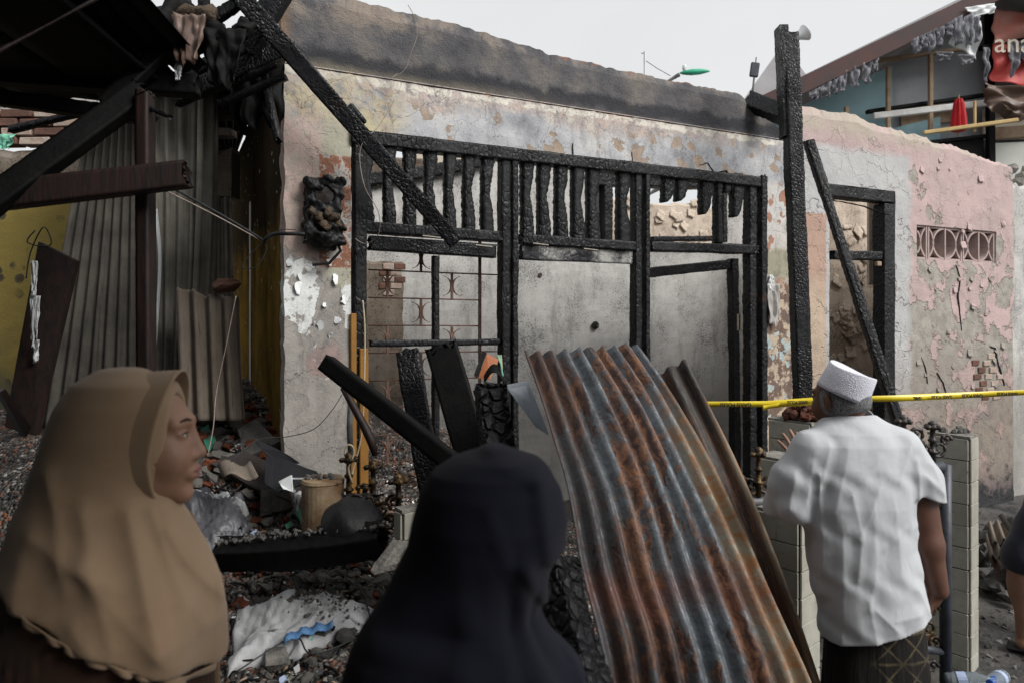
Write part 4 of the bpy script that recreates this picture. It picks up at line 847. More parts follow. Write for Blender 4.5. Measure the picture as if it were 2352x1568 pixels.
# ------------------------------------------------------------------ fibre-cement sheets stacked in the alley
GRP = 'grey fibre-cement sheets leaning in the alley'
corr('fibre_cement_sheet', ASB, [(0, P(205, 262, 4.25), P(335, 250, 4.25)), (1, P(140, 600, 4.05), P(345, 620, 4.05)), (2, P(70, 980, 3.75), P(355, 1000, 3.8))], 9, .02, 'widest fibre-cement sheet, leaning left of the brown post', seed=1, group=GRP, ragtop=.04)
corr('fibre_cement_sheet', ASB3, [(0, P(345, 208, 4.12), P(470, 200, 4.2)), (1, P(352, 560, 3.98), P(462, 560, 4.02)), (2, P(352, 960, 3.8), P(440, 960, 3.85))], 4, .022, 'fibre-cement sheet with torn white coating, leaning just right of the brown post', seed=2, group=GRP, ragtop=.03)
corr('fibre_cement_sheet', ASB3, [(0, P(455, 198, 4.05), P(503, 200, 4.3)), (1, P(447, 560, 3.95), P(497, 560, 4.1)), (2, P(425, 960, 3.8), P(480, 960, 3.95))], 2, .02, 'narrow fibre-cement sheet standing edge-on at the right of the stack', seed=3, group=GRP, ragtop=.02)
corr('fibre_cement_sheet', ASB3, [(0, P(478, 448, 4.2), P(530, 450, 4.25)), (1, P(476, 600, 4.1), P(535, 600, 4.15)), (2, P(470, 900, 4.0), P(540, 900, 4.0))], 3, .02, 'half-height fibre-cement sheet beside the dark side wall', seed=4, group=GRP, ragtop=.05)
corr('fibre_cement_sheet', ASB2, [(0, P(404, 655, 3.7), P(548, 672, 3.75)), (1, P(410, 800, 3.65), P(552, 810, 3.7)), (2, P(416, 965, 3.6), P(562, 965, 3.62))], 4, .024, 'tan broken fibre-cement sheet standing lowest and foremost on the rubble', seed=6, group=GRP, ragtop=.16)
corr('white_coated_edge', WHITEPL, [(0, P(352, 480, 3.93), P(361, 480, 3.93)), (1, P(364, 600, 3.9), P(370, 600, 3.9)), (2, P(353, 800, 3.85), P(359, 800, 3.85))], 1, .004, 'thin white torn strip hanging along the sheet beside the brown post', cat='strip', seed=7)
mb = MB(); mb.rock(P(522, 655, 3.72), (.045, .03, .085), 4, 2); tag(mb.build('brick_lump', BRICK), 'lump of brick and mortar caught on top of the tan broken sheet', 'brick lump')
# ------------------------------------------------------------------ left neighbour and burnt shelter over the photographer
nb = thing('yellow_house', 'yellow spotted house wall with burnt brick top behind the leaning sheets', 'house', (0, 0, 0))
def flat(name, x0, x1, z0, topf, y, mat, parent, **k): return gwall(name, x0, x1, z0, topf, .15, mat, parent, v=y, **k)
flat('yellow_wall', -3.9, -2.05, -.05, lambda u: 2.42, 4.6, YELLOW, nb, cell=.06, jag=.03, nseed=31)
flat('upper_wall', -5, -1.9, 2.43, lambda u: 2.75, 4.62, INNERD, nb, cell=.06, jag=.03, nseed=32, zfix=2.5)
for r in range(4):
    for k in range(9):
        brick_part(nb, (-3.9+k*.225+(r % 2)*.1, 4.66, 2.80+r*.062), (.20, .11, .05), BRICK if (r+k) % 3 else BRICKP)
flat('rear_wall', -5, -1.6, 3.06, lambda u: 3.22, 4.9, INNER, nb, cell=.08, jag=.05, nseed=33, zfix=3.1)
flat('alley_end_wall', -2.2, -.8, -.05, lambda u: 3.3, 7.2, INNERD, nb, cell=.15, jag=.05, nseed=36)
for i in range(3): brick_part(nb, (-3.15+.27*i, 4.58, 2.52), (.12, .02, .06), WHITEPL, name='window_pane')
q = P(10, 310, 4.5); rag('hanging_scrap', MINT, (q.x, q.y, q.z), .16, .10, nb, 3, .05)
sh = thing('burnt_shelter', 'blackened timber shelter with sagging roof hanging over the left foreground', 'shelter')
def sb(name, a, b, w_, t_, mat=SOOT, nrm=(0, -1, 0), amp=.003, **k):
    mb = MB(); charbeam(mb, a, b, w_, t_, nrm, amp=amp, seed=hsh(name) % 13+int(a.x*5), **k); return mb.build(name, mat, sh, smooth=True)
sb('lintel_beam', P(-160, 160, 2.75), P(462, 200, 2.85), .085, .08, amp=.006, jag=.03)
sb('cross_beam', P(-160, 205, 2.6), P(357, 272, 2.7), .055, .06, amp=.005)
sb('brace', P(-60, 495, 2.3), P(335, 205, 2.6), .085, .06)
sb('brace', P(240, 245, 2.62), P(455, 40, 2.9), .06, .05)
sb('lower_rail', P(-100, 462, 2.35), P(438, 400, 2.5), .095, .06, REDW, amp=.001)
sb('post', P(333, 205, 2.55), P(338, 1150, 2.5), .046, .06, REDW, amp=.0015)
sb('thin_lath', P(285, 222, 2.6), P(396, 272, 2.5), .016, .016, CHAR)
sb('soffit_board', P(340, 198, 2.9), P(464, 210, 2.95), .05, .04, WOODP if 0 else SOOT)
sb('light_batten', P(-40, 138, 1.9), P(250, -18, 2.1), .009, .009, REDW)
for i in range(6):
    x0_ = -3.42+i*.36; sb('roof_board', Vector((x0_, .9, 2.74+.02*(i % 2))), Vector((x0_, 3.02+.12*math.sin(i*2.3), 2.58)), .34, .02, SOOT, nrm=(0, 0, 1), amp=.004, jag=.10, step=.05)
corr('roof_cover', SOOT, [(0, Vector((-4.5, 1.4, 2.80)), Vector((1.5, 1.15, 2.80))), (1, Vector((-4.5, .9, 2.9)), Vector((1.5, .5, 2.9))), (2, Vector((-4.5, -3, 3.1)), Vector((1.5, -3, 3.1)))], 60, .018, parent=sh, nv=8, th=.006)  # unseen stretch above the camera, widened to the right to shade the women
for i in range(6): sb('rafter', Vector((-3.5+i*.8, 1.95, 2.72)), Vector((-3.5+i*.8, -2.9, 2.95)), .06, .08, SOOT, nrm=(0, 0, 1), amp=.001, step=.1)
gw_ = gwall('unseen_back_wall', -4.5, 4.5, 0, lambda u: 3.05, .12, GREYB, sh, v=-3.0, cell=.3, amp=.01)  # unseen wall behind the camera, added to block light from behind
gw_ = gwall('unseen_side_screen', -3.0, 3.2, 0, lambda u: 3.0, .12, GREYB, sh, v=0, cell=.3, amp=.01); gw_.matrix_local = Matrix(((0, -1, 0, -4.3), (1, 0, 0, 0), (0, 0, 1, 0), (0, 0, 0, 1)))  # unseen screen at the left, added to cut sky light
corr('roof_cover', SOOT, [(0, Vector((-4.5, 1.2, 2.82)), Vector((-1.2, 1.2, 2.82))), (1, Vector((-4.5, 3.0, 2.70)), Vector((-1.32, 2.98, 2.70)))], 40, .015, parent=sh, nv=20, ragtop=.0)
corr('alley_roof', SOOT, [(0, Vector((-2.6, 3.7, 2.98)), Vector((-1.22, 3.55, 3.02))), (1, Vector((-2.9, 7.1, 3.1)), Vector((-2.75, 6.7, 3.1)))], 14, .02, parent=sh, nv=10, ragtop=.08)
# melted debris hanging at the roof edge
for i, (x, y, s, mt) in enumerate(((452, 60, .09, SINGED), (500, 95, .06, SOOT), (535, 110, .05, SOOT), (470, 20, .04, SOOT), (430, 115, .09, SOOT), (400, 60, .13, SOOT), (560, 60, .04, SOOT))):
    mb = MB(); mb.rock(P(x, y, 2.95), (s, s*.7, s*.8), i+3, 3, sharp=1.0); mb.build('melted_lump', mt, sh, smooth=True)
q = P(438, 38, 2.8); rag('melted_sheet', MELT, q, .14, .20, sh, 5, .06); q = P(520, 70, 2.9); rag('melted_sheet', SOOT, q, .18, .24, sh, 8, .07)
q = P(412, 148, 2.8); rag('white_tatter', WHITEPL, q, .03, .07, sh, 9, .02)
sb('fallen_rafter', P(395, 230, 3.15), P(655, 115, 3.2), .075, .06, CHARF); sb('fallen_rafter', P(400, 195, 3.2), P(620, 65, 3.25), .05, .06, CHARF); sb('fallen_rafter', P(560, 120, 3.1), P(670, -60, 3.1), .10, .06, CHARF)
sb('fallen_rafter', P(470, 60, 3.0), P(600, -30, 3.0), .05, .05, CHAR, amp=.01)
q = P(600, 100, 3.35); rag('shade_sheet', SOOT, q, .34, .42, sh, 12, .10)  # added dark sheet standing in for the shading on the wall corner
for i, (x0_, y0_, x1_, y1_) in enumerate(((480, 210, 640, 150), (470, 150, 600, 100), (500, 240, 660, 175), (300, 130, 520, 60), (150, 190, 420, 120), (0, 240, 260, 190), (20, 300, 330, 225), (590, 90, 640, 330))): sb('burnt_lath', P(x0_, y0_, 3.2), P(x1_, y1_, 3.15), .03, .03, CHAR, jag=.03)
# leaning brown plank and tray at the left edge
mb = MB(); mb.prism([P(88, 556, 3.3), P(175, 600, 3.3), P(80, 1000, 3.0), P(10, 980, 3.0)], (.0, .03, 0)); tag(mb.build('brown_board', REDW), 'dull brown board leaning against the yellow wall at the left edge', 'board')
mb = MB(); mb.prism([P(0, 900, 2.6), P(12, 892, 2.6), P(72, 980, 2.5), P(60, 1005, 2.5)], (-.05, .04, .0)); tag(mb.build('wooden_tray_edge', REDW), 'pale-edged wooden drawer side lying at the left edge below the brown board', 'drawer side')
for i, (x, y, w_, h_) in enumerate(((82, 640, .03, .16), (84, 720, .045, .20), (86, 820, .03, .10))):
    rag('bag_scrap', WHITEPL, P(x, y-40, 3.1), w_, h_, None, 20+i, .02)
    tag(bpy.context.scene.collection.objects[-1], ('upper', 'middle', 'lowest')[i]+' scrap of white plastic hanging in front of the brown board', 'plastic scrap')
# ------------------------------------------------------------------ cables
def cable(name, label, pts, r, mat=WIRE, cat='cable', sag=0):
    Q = []; n = len(pts)
    for i in range(n-1):
        for k in range(6):
            t = k/6; a = pts[max(i-1, 0)]; b, c = pts[i], pts[i+1]; d = pts[min(i+2, n-1)]
            Q.append(.5*((2*b)+(c-a)*t+(2*a-5*b+4*c-d)*t*t+(3*b-a-3*c+d)*t**3))
    Q.append(pts[-1]); mb = MB(); mb.tube(Q, r, 6); return tag(mb.build(name, mat, smooth=True), label, cat)
cable('service_cable', 'thick twin cable running from the shelter rail down to the pillar corner', [P(275, 386, 2.6), P(370, 420, 2.75), P(480, 478, 2.95), P(570, 530, 3.1), P(608, 555, 3.18)], .0055)
cable('service_cable', 'thinner cable strand just below the thick twin cable', [P(300, 398, 2.6), P(380, 438, 2.75), P(500, 498, 2.95), P(600, 553, 3.17)], .003, WIREP)
cable('cable_loop', 'loose black loop of cable hanging left of the pillar corner', [P(680, 528, 3.15), P(640, 530, 3.15), P(600, 560, 3.15), P(562, 600, 3.15), P(560, 616, 3.15), P(590, 612, 3.15), P(612, 575, 3.15), P(606, 555, 3.15)], .002)
cable('cable_bundle', 'black bundle of cables joining the melted meter box from the left', [P(608, 556, 3.15), P(612, 548, 3.13), P(630, 538, 3.13), P(660, 537, 3.13), P(700, 538, 3.15)], .010, BLACKPL)
cable('thin_wire', 'thin dark wire sagging from the ochre jamb across the pillar to the rubble', [P(786, 905, 3.1), P(760, 945, 3.1), P(720, 985, 3.1), P(660, 1002, 3.1), P(590, 1010, 3.05), P(530, 1060, 2.95)], .002)
cable('hanging_wire', 'pale wire dangling in front of the tan broken sheet', [P(542, 680, 3.3), P(520, 790, 3.3), P(497, 900, 3.3), P(490, 980, 3.2), P(478, 1040, 3.1)], .0022, WIREP)
cable('roof_wire', 'thin pale wire sticking up from the parapet above the opening', [P(937, 12, 3.4), P(952, 40, 3.4), P(958, 80, 3.4), P(945, 120, 3.4), P(930, 160, 3.4), P(900, 180, 3.4), P(912, 170, 3.42)], .0018, WIREP)
cable('looped_wire', 'thin brown wire looping over the slanting beam down to the rail', [P(905, 232, 3.35), P(870, 290, 3.3), P(838, 320, 3.25), P(826, 360, 3.25), P(838, 430, 3.25), P(870, 490, 3.3), P(868, 540, 3.35), P(840, 560, 3.4), P(815, 548, 3.4)], .0022, WIREP)
cable('cord', 'cream cord hanging down the ochre door jamb', [P(833, 690, 3.2), P(838, 760, 3.2), P(836, 900, 3.18), P(830, 1000, 3.15), P(812, 1075, 3.1), P(806, 1100, 3.05)], .004, ROPE, 'cord')
cable('cord_loop', 'small knotted loop of cream cord on the first fence finial', [P(800, 1065, 3.0), P(792, 1040, 3.0), P(798, 1022, 3.0), P(810, 1025, 3.0), P(812, 1045, 3.0), P(800, 1075, 2.98), P(810, 1110, 2.98)], .0045, ROPE, 'cord')
cable('left_wire', 'thin wire hook hanging before the spotted yellow wall', [P(60, 640, 3.2), P(70, 580, 3.2), P(100, 522, 3.2), P(118, 560, 3.2), P(90, 565, 3.2), P(62, 555, 3.2), P(80, 530, 3.2)], .003)
# melted meter box
mt_ = thing('melted_meter_box', 'melted black electricity meter box on the left pillar', 'meter box', mat=HM)
q = HP(738, 485, 0); cx_, cz_ = q.x, q.z
def fbox(X, Y, Z):
    d = np.maximum(np.maximum(np.abs(X-cx_)-.082, np.abs(Y+.05)-.05), np.abs(Z-cz_)-.15)
    d = smin(d, ell(X, Y, Z, (cx_+.01, -.06, cz_-.13), (.075, .055, .07)), .04)
    return smax(d, -ell(X, Y, Z, (cx_, -.12, cz_+.06), (.058, .05, .055)), .015)+.022*np.sin(X*47+Z*31)*np.sin(Z*53+Y*29)*np.cos(Y*61+X*21)
V, Q = surfnets(fbox, (cx_-.14, -.16, cz_-.25), (cx_+.14, .02, cz_+.2), .006)
V = V+np.array([[.006*mn.noise(Vector(q)*60), .008*mn.noise(Vector(q)*45+Vector((9, 0, 0))), .006*mn.noise(Vector(q)*52)] for q in V.tolist()])
npmesh('casing', V, Q, BLACKPL, mt_); mb = MB()
for i in range(7): mb.rock((cx_-.06+.02*i, -.10-.01*(i % 2), cz_-.02-.025*(i % 4)), (.022, .02, .035), i, 2, sharp=.9)
mb.build('burnt_foam', SINGED, mt_, smooth=True)
mb = MB(); mb.lathe((cx_, -.075, cz_+.07), [(0, 0), (.045, 0), (.045, .012), (0, .014)], 20, Matrix.Rotation(R(90), 3, 'X')); mb.build('meter_window', EYED, mt_)
mb = MB(); mb.tube([(cx_+.05, -.08, cz_-.13), (cx_+.08, -.07, cz_-.20), (cx_+.03, -.05, cz_-.26), (cx_-.05, -.04, cz_-.27)], .008, 8); mb.build('drooping_cable', BLACKPL, mt_)
# ------------------------------------------------------------------ larger debris on the heap
def slab(name, label, cat, corners, th, mat, jit=.006, parent=None):
    mb = MB(); Q = []
    for i in range(len(corners)):
        a = corners[i]; b = corners[(i+1) % len(corners)]
        for k in range(3): Q.append(a.lerp(b, k/3)+Vector((rnd.uniform(-jit, jit), rnd.uniform(-jit, jit), rnd.uniform(-jit, jit)*.3)))
    n = (corners[1]-corners[0]).cross(corners[2]-corners[0]).normalized(); n = n if n.z > 0 else -n
    mb.prism(Q, -n*th); return tag(mb.build(name, mat), label, cat)
def mq(px, py, up=.0): q = mp(px, py); return Vector((q.x, q.y, hgt(q.x, q.y)+up))
slab('scorched_panel', 'scorched dark panel lying across the heap below the pillar', 'panel', [mq(482, 1100, .07), mq(560, 1075, .09), mq(700, 1140, .07), mq(668, 1185, .07), mq(600, 1170, .08)], .035, simple('scorched_panel', (.045, .035, .03), (.02, .018, .018), 7, .6))
o = slab('curved_black_plate', 'angular black plastic plate with a white scrape, leaning on the heap', 'plastic plate', [P(612, 1042, 3.25), P(668, 1060, 3.2), (P(728, 1082, 3.1)), P(738, 1104, 3.05), P(690, 1112, 3.0), P(640, 1128, 2.98), P(606, 1105, 3.05)], .006, simple('blue_black_plastic', (.018, .019, .024), (.012, .012, .015), 8, .5, .4), .004)
slab('curved_black_plate', 'narrow black sheet scrap pointing up behind the angular black plate', 'plastic plate', [P(582, 1012, 3.3), P(620, 1018, 3.28), P(690, 1062, 3.2), P(640, 1068, 3.2)], .005, simple('blue_black_sheet', (.02, .021, .026), (.012, .012, .015), 8, .5, .4), .004)
mb = MB(); mb.box(P(690, 1098, 3.0), (.10, .003, .006)); mb.build('white_scrape', WHITEPL, o)
corr('fibre_cement_fragment', ASB2, [(0, P(500, 1068, 3.12), P(575, 1058, 3.15)), (1, P(512, 1098, 3.0), P(592, 1092, 3.0))], 1, .022, 'small curved tan fibre-cement fragment lying on the scorched panel', 'sheet fragment', nv=8, th=.008)
mb = MB(); q = P(742, 1096, 3.02)-Vector((0, 0, .30)); mb.lathe(q, [(.0, 0), (.088, 0), (.092, .02), (.092, .28), (.095, .285), (.09, .298), (.0, .30)], 28); o = tag(mb.build('cream_drum', BUCK), 'scorched cream metal drum standing at the foot of the left pillar', 'drum')
for i in range(7): mb = MB(); mb.rock(q+Vector((-.06+.018*i, -.03+.02*(i % 3), .305)), (.018, .016, .010), i, 1); mb.build('cinder', STONED, o)
mb = MB(); q = P(815, 1205, 2.72); Mr = Euler((R(28), R(24), 0)).to_matrix(); mb.lathe(q, [(.0, .085), (.07, .08), (.10, .06), (.118, .02), (.128, -.0), (.134, -.004), (.128, -.01), (.10, .0), (.0, .01)], 36, Mr); tag(mb.build('black_basin', BLACKPL, smooth=True), 'upturned black basin lying at the right of the heap', 'basin')
rag('black_plastic_bag', BLACKPL, P(835, 1130, 2.85), .19, .09, None, 33, .09); tag(COL.objects[-1], 'crumpled black plastic film draped over the upturned basin', 'plastic film')
slab('concrete_slab', 'dark grey concrete slab tilted behind the silver sack', 'concrete slab', [mq(600, 1165, .10), mq(668, 1160, .10), mq(672, 1195, .05), mq(598, 1200, .03)], .05, STONED)
slab('concrete_slab', 'large sooty concrete slab behind the curved tan fragment', 'concrete slab', [mq(545, 1030, .10), mq(585, 1012, .12), mq(640, 1050, .08), mq(560, 1075, .05)], .06, STONED)
slab('concrete_slab', 'thin grey concrete slab leaning on the stub pillar right of the heap', 'concrete slab', [P(848, 1310, 2.4), P(865, 1285, 2.45), P(905, 1238, 2.5), P(935, 1240, 2.5), P(925, 1290, 2.4)], .02, STONE)
slab('concrete_slab', 'square rough concrete piece lying on the white sack', 'concrete slab', [mq(606, 1480, .05), mq(645, 1476, .05), mq(664, 1540, .03), mq(612, 1552, .03)], .04, STONE)
slab('mint_fragment', 'mint green painted fragment in the middle of the heap', 'plaster fragment', [mq(680, 1212, .06), mq(705, 1196, .07), mq(722, 1202, .06), mq(712, 1222, .04), mq(690, 1230, .04)], .014, MINT)
slab('mint_fragment', 'green painted shard high on the heap near the leaning sheets', 'plaster fragment', [mq(459, 1010, .05), mq(478, 1000, .06), mq(496, 1030, .04), mq(480, 1050, .03)], .01, simple('deep_green_paint', (.06, .26, .17), (.04, .2, .13), 20))
slab('blue_tile', 'pale blue broken tile lying flat below the level black beam', 'tile', [mq(697, 1280, .05), mq(755, 1279, .05), mq(771, 1288, .05), mq(755, 1297, .04), mq(702, 1294, .04)], .012, PALEB, .002)
slab('blue_tile', 'small triangular pale blue tile shard at the top of the heap', 'tile', [mq(484, 948, .05), mq(512, 944, .06), mq(494, 962, .05)], .008, PALEB, .002)
slab('white_board_shard', 'white board shard standing beside the scorched panel', 'board', [P(640, 1105, 3.0), P(668, 1090, 3.0), P(672, 1128, 2.95), P(650, 1122, 2.95)], .008, WHITEPL, .002)
for i, (x, y) in enumerate(((655, 1225), (575, 1245), (540, 1040), (650, 1052), (880, 1300), (590, 1478), (700, 1490), (640, 1590))):
    slab('small_shard', 'tiny pale painted shard scattered on the rubble heap', 'shard', [mq(x, y, .04), mq(x+14, y-5, .045), mq(x+20, y+4, .04), mq(x+4, y+8, .03)], .006, (MINT, PALEB, WHITEPL)[i % 3], .002)['group'] = 'tiny pale shards on the heap'
def sack(name, label, region, mat, up, seed, amp=.03, sub=None):
    (xa, ya), (xb, yb), (xc, yc), (xd, yd) = region; nx, ny = 46, 34; V = []
    cs = [mp(*q) for q in region]
    for i in range(nx+1):
        for j in range(ny+1):
            u, v = i/nx, j/ny; q = bil(cs, u, v); e = min(u, 1-u, v, 1-v); x = q.x+.03*mn.noise((u*4, v*4, seed))*(1-min(1, e*4)); y = q.y+.05*mn.noise((u*3, v*5, seed+3))*(1-min(1, e*4))
            n = Vector((u*3+seed, v*3, 0)); h = hgt(x, y)+up*min(1, e*5)**.6+amp*mn.noise(n)+amp*.7*abs(mn.noise(Vector((u*9+v*4+seed, v*5, 1))))+amp*.3*mn.noise((u*20, v*20, seed))
            V.append((x, y, h))
    o = npmesh(name, V, [(i*(ny+1)+j, (i+1)*(ny+1)+j, (i+1)*(ny+1)+j+1, i*(ny+1)+j+1) for i in range(nx) for j in range(ny)], mat); solid(o, .003); return tag(o, label, 'sack')
sack('white_sack', 'crumpled white woven sack spread low on the heap', [(545, 1370), (800, 1395), (835, 1465), (520, 1560)], TARP, .045, 1, .035)
o = sack('sack_end', 'frayed sack end with a blue woven band, right of the crumpled white sack', [(700, 1440), (880, 1425), (870, 1480), (650, 1530)], TARP, .05, 4, .015)
mb = MB()
for i in range(160):
    q = mp(rnd.gauss(760, 50), rnd.gauss(1420, 25)); r = rnd.uniform(.002, .008); h = hgt(q.x, q.y)+.05+.045*rnd.random(); mb.rock((q.x, q.y, h), (r, r, r*.7), i, 1)
for i in range(130):
    f = rnd.random(); q = P(502, 1272, 2.72).lerp(P(885, 1236, 2.62), f); r = rnd.uniform(.004, .014); mb.rock((q.x, q.y+rnd.uniform(-.04, .05), q.z+.055), (r, r, r*.6), i, 1)
tag(mb.build('soot_crumbs', STONED), kind='stuff')
V = []
for i in range(21):
    for j in range(3):
        q = mp(652+112*i/20, 1508-40*(i/20)**.6+j*9+4); V.append((q.x, q.y, hgt(q.x, q.y)+.072+.006*math.sin(i)))
b_ = npmesh('blue_band', V, [(i*3+j, i*3+3+j, i*3+4+j, i*3+1+j) for i in range(20) for j in range(2)], BLUES, o); solid(b_, .004)
sack('silver_sack', 'grey glossy plastic sack slumped beside the brown headscarf', [(405, 1150), (520, 1140), (590, 1225), (440, 1340)], SILV, .06, 6, .03)
sack('white_cloth_scrap', 'white lint scrap lying in front of the scorched panel', [(420, 1140), (520, 1150), (575, 1200), (500, 1165)], TARP, .05, 8, .02)
sack('white_cloth_scrap', 'torn white fabric scrap left of the upturned basin', [(640, 1148), (700, 1150), (740, 1205), (660, 1200)], TARP, .05, 9, .03)
# ------------------------------------------------------------------ tiled fence pillars, fence and gate
def pillar(name, label, px_mid, px_l, px_r, topy, d, th=.10, rz=R(45), wid=None, tile=None):
    base = P(px_mid, topy, d); s = F/d; wl = (px_mid-px_l)/s; wr = (px_r-px_mid)/s; ang = math.atan2(wl, wr)   # corner towards the camera
    wA = math.hypot(wl, wl*1.0) if 0 else wl/math.cos(R(50)); wB = wr/math.cos(R(40))
    t = thing(name, label, 'pillar', (base.x, base.y, 0), R(0)); H = base.z
    a1 = Vector((-math.cos(R(50)), math.sin(R(50)), 0)); a2 = Vector((math.cos(R(40)), math.sin(R(40)), 0)); e = .005
    n1 = Vector((-math.sin(R(50)), -math.cos(R(50)), 0)); n2 = Vector((math.sin(R(40)), -math.cos(R(40)), 0))
    mb = MB(); c = a1*(wA/2)+a2*(wB/2); mb.prism([a1*.004+a2*.004, a2*wB, a2*wB+a1*wA, a1*wA], (0, 0, H-.01)); mb.build('core', GROUT, t)
    k = 0; z = H
    while z > 0:
        for (ax, n, w_) in ((a1, n1, wA), (a2, n2, wB)):
            cc = ax*(w_/2)+n*.0045+Vector((0, 0, z-th/2)); M_ = Matrix((ax, n, Vector((0, 0, 1)))).transposed()
            mb = MB(); mb.bev(cc+Vector((0, 0, rnd.uniform(-.001, .001))), (w_-.005, .009, th-.004), .0012, M_, .0007); mb.build('tile', TILE, t)
        z -= th
    mb = MB(); mb.prism([a1*-.006+a2*-.006, a2*(wB+.006), a2*wB+a1*wA, a1*(wA+.006)], (0, 0, .012)); o = mb.build('cap', STONE, t); o.location.z = H
    return t, H, a1, a2
t, H, a1, a2 = pillar('tiled_pillar', 'tall white-tiled pillar with ash on top, right of the man in white', 2226, 2172, 2266, 1008, 3.12)
for i in range(9): mb = MB(); mb.rock(a1*.03+a2*.05+Vector((rnd.uniform(-.07, .05), rnd.uniform(.02, .12), H+.018)), (.022, .02, .012), i, 1); mb.build('cinder', STONED, t)
pillar('tiled_pillar', 'low white-tiled pillar directly left of the man in white', 1836, 1770, 1905, 1192, 2.57)
t, H, a1, a2 = pillar('tiled_pillar', 'cream-capped tiled pillar behind the man\'s left sleeve', 1800, 1756, 1860, 1060, 3.1)
t, H, a1, a2 = pillar('tiled_pillar', 'sooty tiled pillar heaped with red earth, farthest behind the man\'s shoulder', 1862, 1796, 1930, 975, 3.7)
mb = MB()
for i in range(60):
    a = rnd.uniform(0, 6.3); r = rnd.random()**.6*.10; mb.rock(a1*.08+a2*.08+Vector((r*math.cos(a), r*math.sin(a), H+.02+.09*(1-r/.11))), (.03, .03, .02), i, 1)
mb.build('red_earth', simple('burnt_red_earth', (.13, .045, .028), (.05, .025, .02), 30, .95), t)
t, H, a1, a2 = pillar('tiled_pillar', 'stub pillar with grey tiles half hidden behind the navy headscarf', 925, 905, 990, 1178, 2.5)
def finial(mb, b, h, s=1.0):
    prof = [(.010, 0), (.010, .25), (.016, .27), (.018, .30), (.010, .33), (.008, .5), (.014, .53), (.016, .56), (.009, .6), (.008, .78), (.022, .84), (.026, .87), (.012, .90), (.016, .95), (.006, 1.0), (0, 1.01)]
    mb.lathe(b, [(r*s, z*h) for r, z in prof], 10)
    for k in range(4):
        a = k*math.pi/2+.4; c = Vector(b)+Vector((.022*s*math.cos(a), .022*s*math.sin(a), h*.86)); mb.rock(c, (.011*s, .011*s, .010*s), k, 1, sharp=.2)
def scroll(mb, c, r, sg, flip=1, th=.008):
    pts = []; rr = []
    for k in range(26):
        f = k/25; a = f*R(430); q = r*(1-.72*f); pts.append(Vector(c)+Vector((sg*(q*math.cos(a)-r*.0), 0, flip*q*math.sin(a)))); rr.append(th*(1.1-.5*f)*(1+.25*math.sin(k*1.9)))
    mb.tube(pts, rr, 7); mb.rock(pts[-1], (th*1.5,)*3, 2, 1, sharp=.2)
def fence(name, label, base, items, mat=GOLD, cat='fence'):
    t = thing(name, label, cat, base)
    return t
t = fence('ornamental_fence', 'gold scrollwork fence with finials between the rusty sheet and the cream-capped pillar', (0, 0, 0), None)
D_ = 2.95
mb = MB(); mb.tube([P(1640, 1158, D_), P(1800, 1148, D_)], .021, 14); mb.build('top_rail', GREYPIPE, t, smooth=True)
mb = MB(); finial(mb, P(1742, 1140, D_), .215, 1.3); mb.build('finial', GOLD, t, smooth=True)
for x in (1672, 1800): mb = MB(); finial(mb, P(x, 1142, D_), .10, 1.2); mb.build('finial', GOLD, t, smooth=True)
for i, (x, y, r, sg, fl) in enumerate(((1722, 1112, .045, 1, -1), (1764, 1108, .05, -1, -1), (1700, 1105, .03, -1, 1), (1780, 1100, .03, 1, 1), (1724, 1200, .055, 1, 1), (1772, 1205, .05, -1, 1), (1735, 1255, .04, -1, -1), (1780, 1260, .035, 1, -1), (1748, 1240, .03, 1, 1))):
    mb = MB(); scroll(mb, P(x, y, D_), r, sg, fl); mb.build('scroll', GOLD, t, smooth=True)
for x in (1700, 1785): mb = MB(); mb.tube([P(x, 1160, D_), P(x, 1160, D_)*1+Vector((0, 0, -.75))], .010, 8); mb.build('baluster', DKIRON, t)
t = fence('ornamental_fence', 'scorched fence finials poking up from the heap before the ochre jamb', (0, 0, 0), None)
for i, (x, y, h, d) in enumerate(((801, 1038, .23, 3.0), (857, 1055, .22, 2.95), (915, 1088, .20, 2.7), (768, 1098, .12, 3.0), (838, 1110, .10, 2.95))):
    q = P(x, y, d); mb = MB(); finial(mb, q-Vector((0, 0, h)), h, 1.35); mb.build('finial', GOLD, t, smooth=True)
for i, (x, y, r, sg, fl) in enumerate(((878, 1170, .035, 1, 1), (872, 1215, .04, -1, -1), (895, 1200, .04, 1, 1), (905, 1150, .03, -1, 1), (850, 1150, .03, 1, -1), (820, 1150, .03, -1, 1))):
    mb = MB(); scroll(mb, P(x, y, 2.75), r, sg, fl, .007); mb.build('scroll', GOLD, t, smooth=True)
mb = MB(); mb.tube([P(780, 1170, 3.0), P(880, 1185, 2.85), P(940, 1200, 2.7)], .014, 10); mb.build('top_rail', DKIRON, t, smooth=True)
t = fence('garden_gate', 'scorched blue-grey iron gate with dark scrolls between the man and the tall pillar', (0, 0, 0), None, cat='gate')
D_ = 3.0
mb = MB(); mb.tube([P(1940, 1072, D_), P(2120, 1078, D_), P(2166, 1070, D_)], .024, 14); mb.build('top_rail', BLUEIRON, t, smooth=True)
mb = MB(); mb.tube([P(2172, 1066, D_), P(2172, 1066, D_)*1+Vector((0, 0, -.96))], .024, 14); mb.build('gate_stile', BLUEIRON, t, smooth=True)
mb = MB(); mb.tube([P(2060, 1480, D_), P(2166, 1495, D_)], .018, 10); mb.build('bottom_rail', BLUEIRON, t, smooth=True)
for x, y, h in ((2075, 952, .20), (2142, 966, .19), (2108, 1010, .11)): mb = MB(); finial(mb, P(x, y, D_)-Vector((0, 0, h)), h, 1.3); mb.build('finial', DKIRON, t, smooth=True)
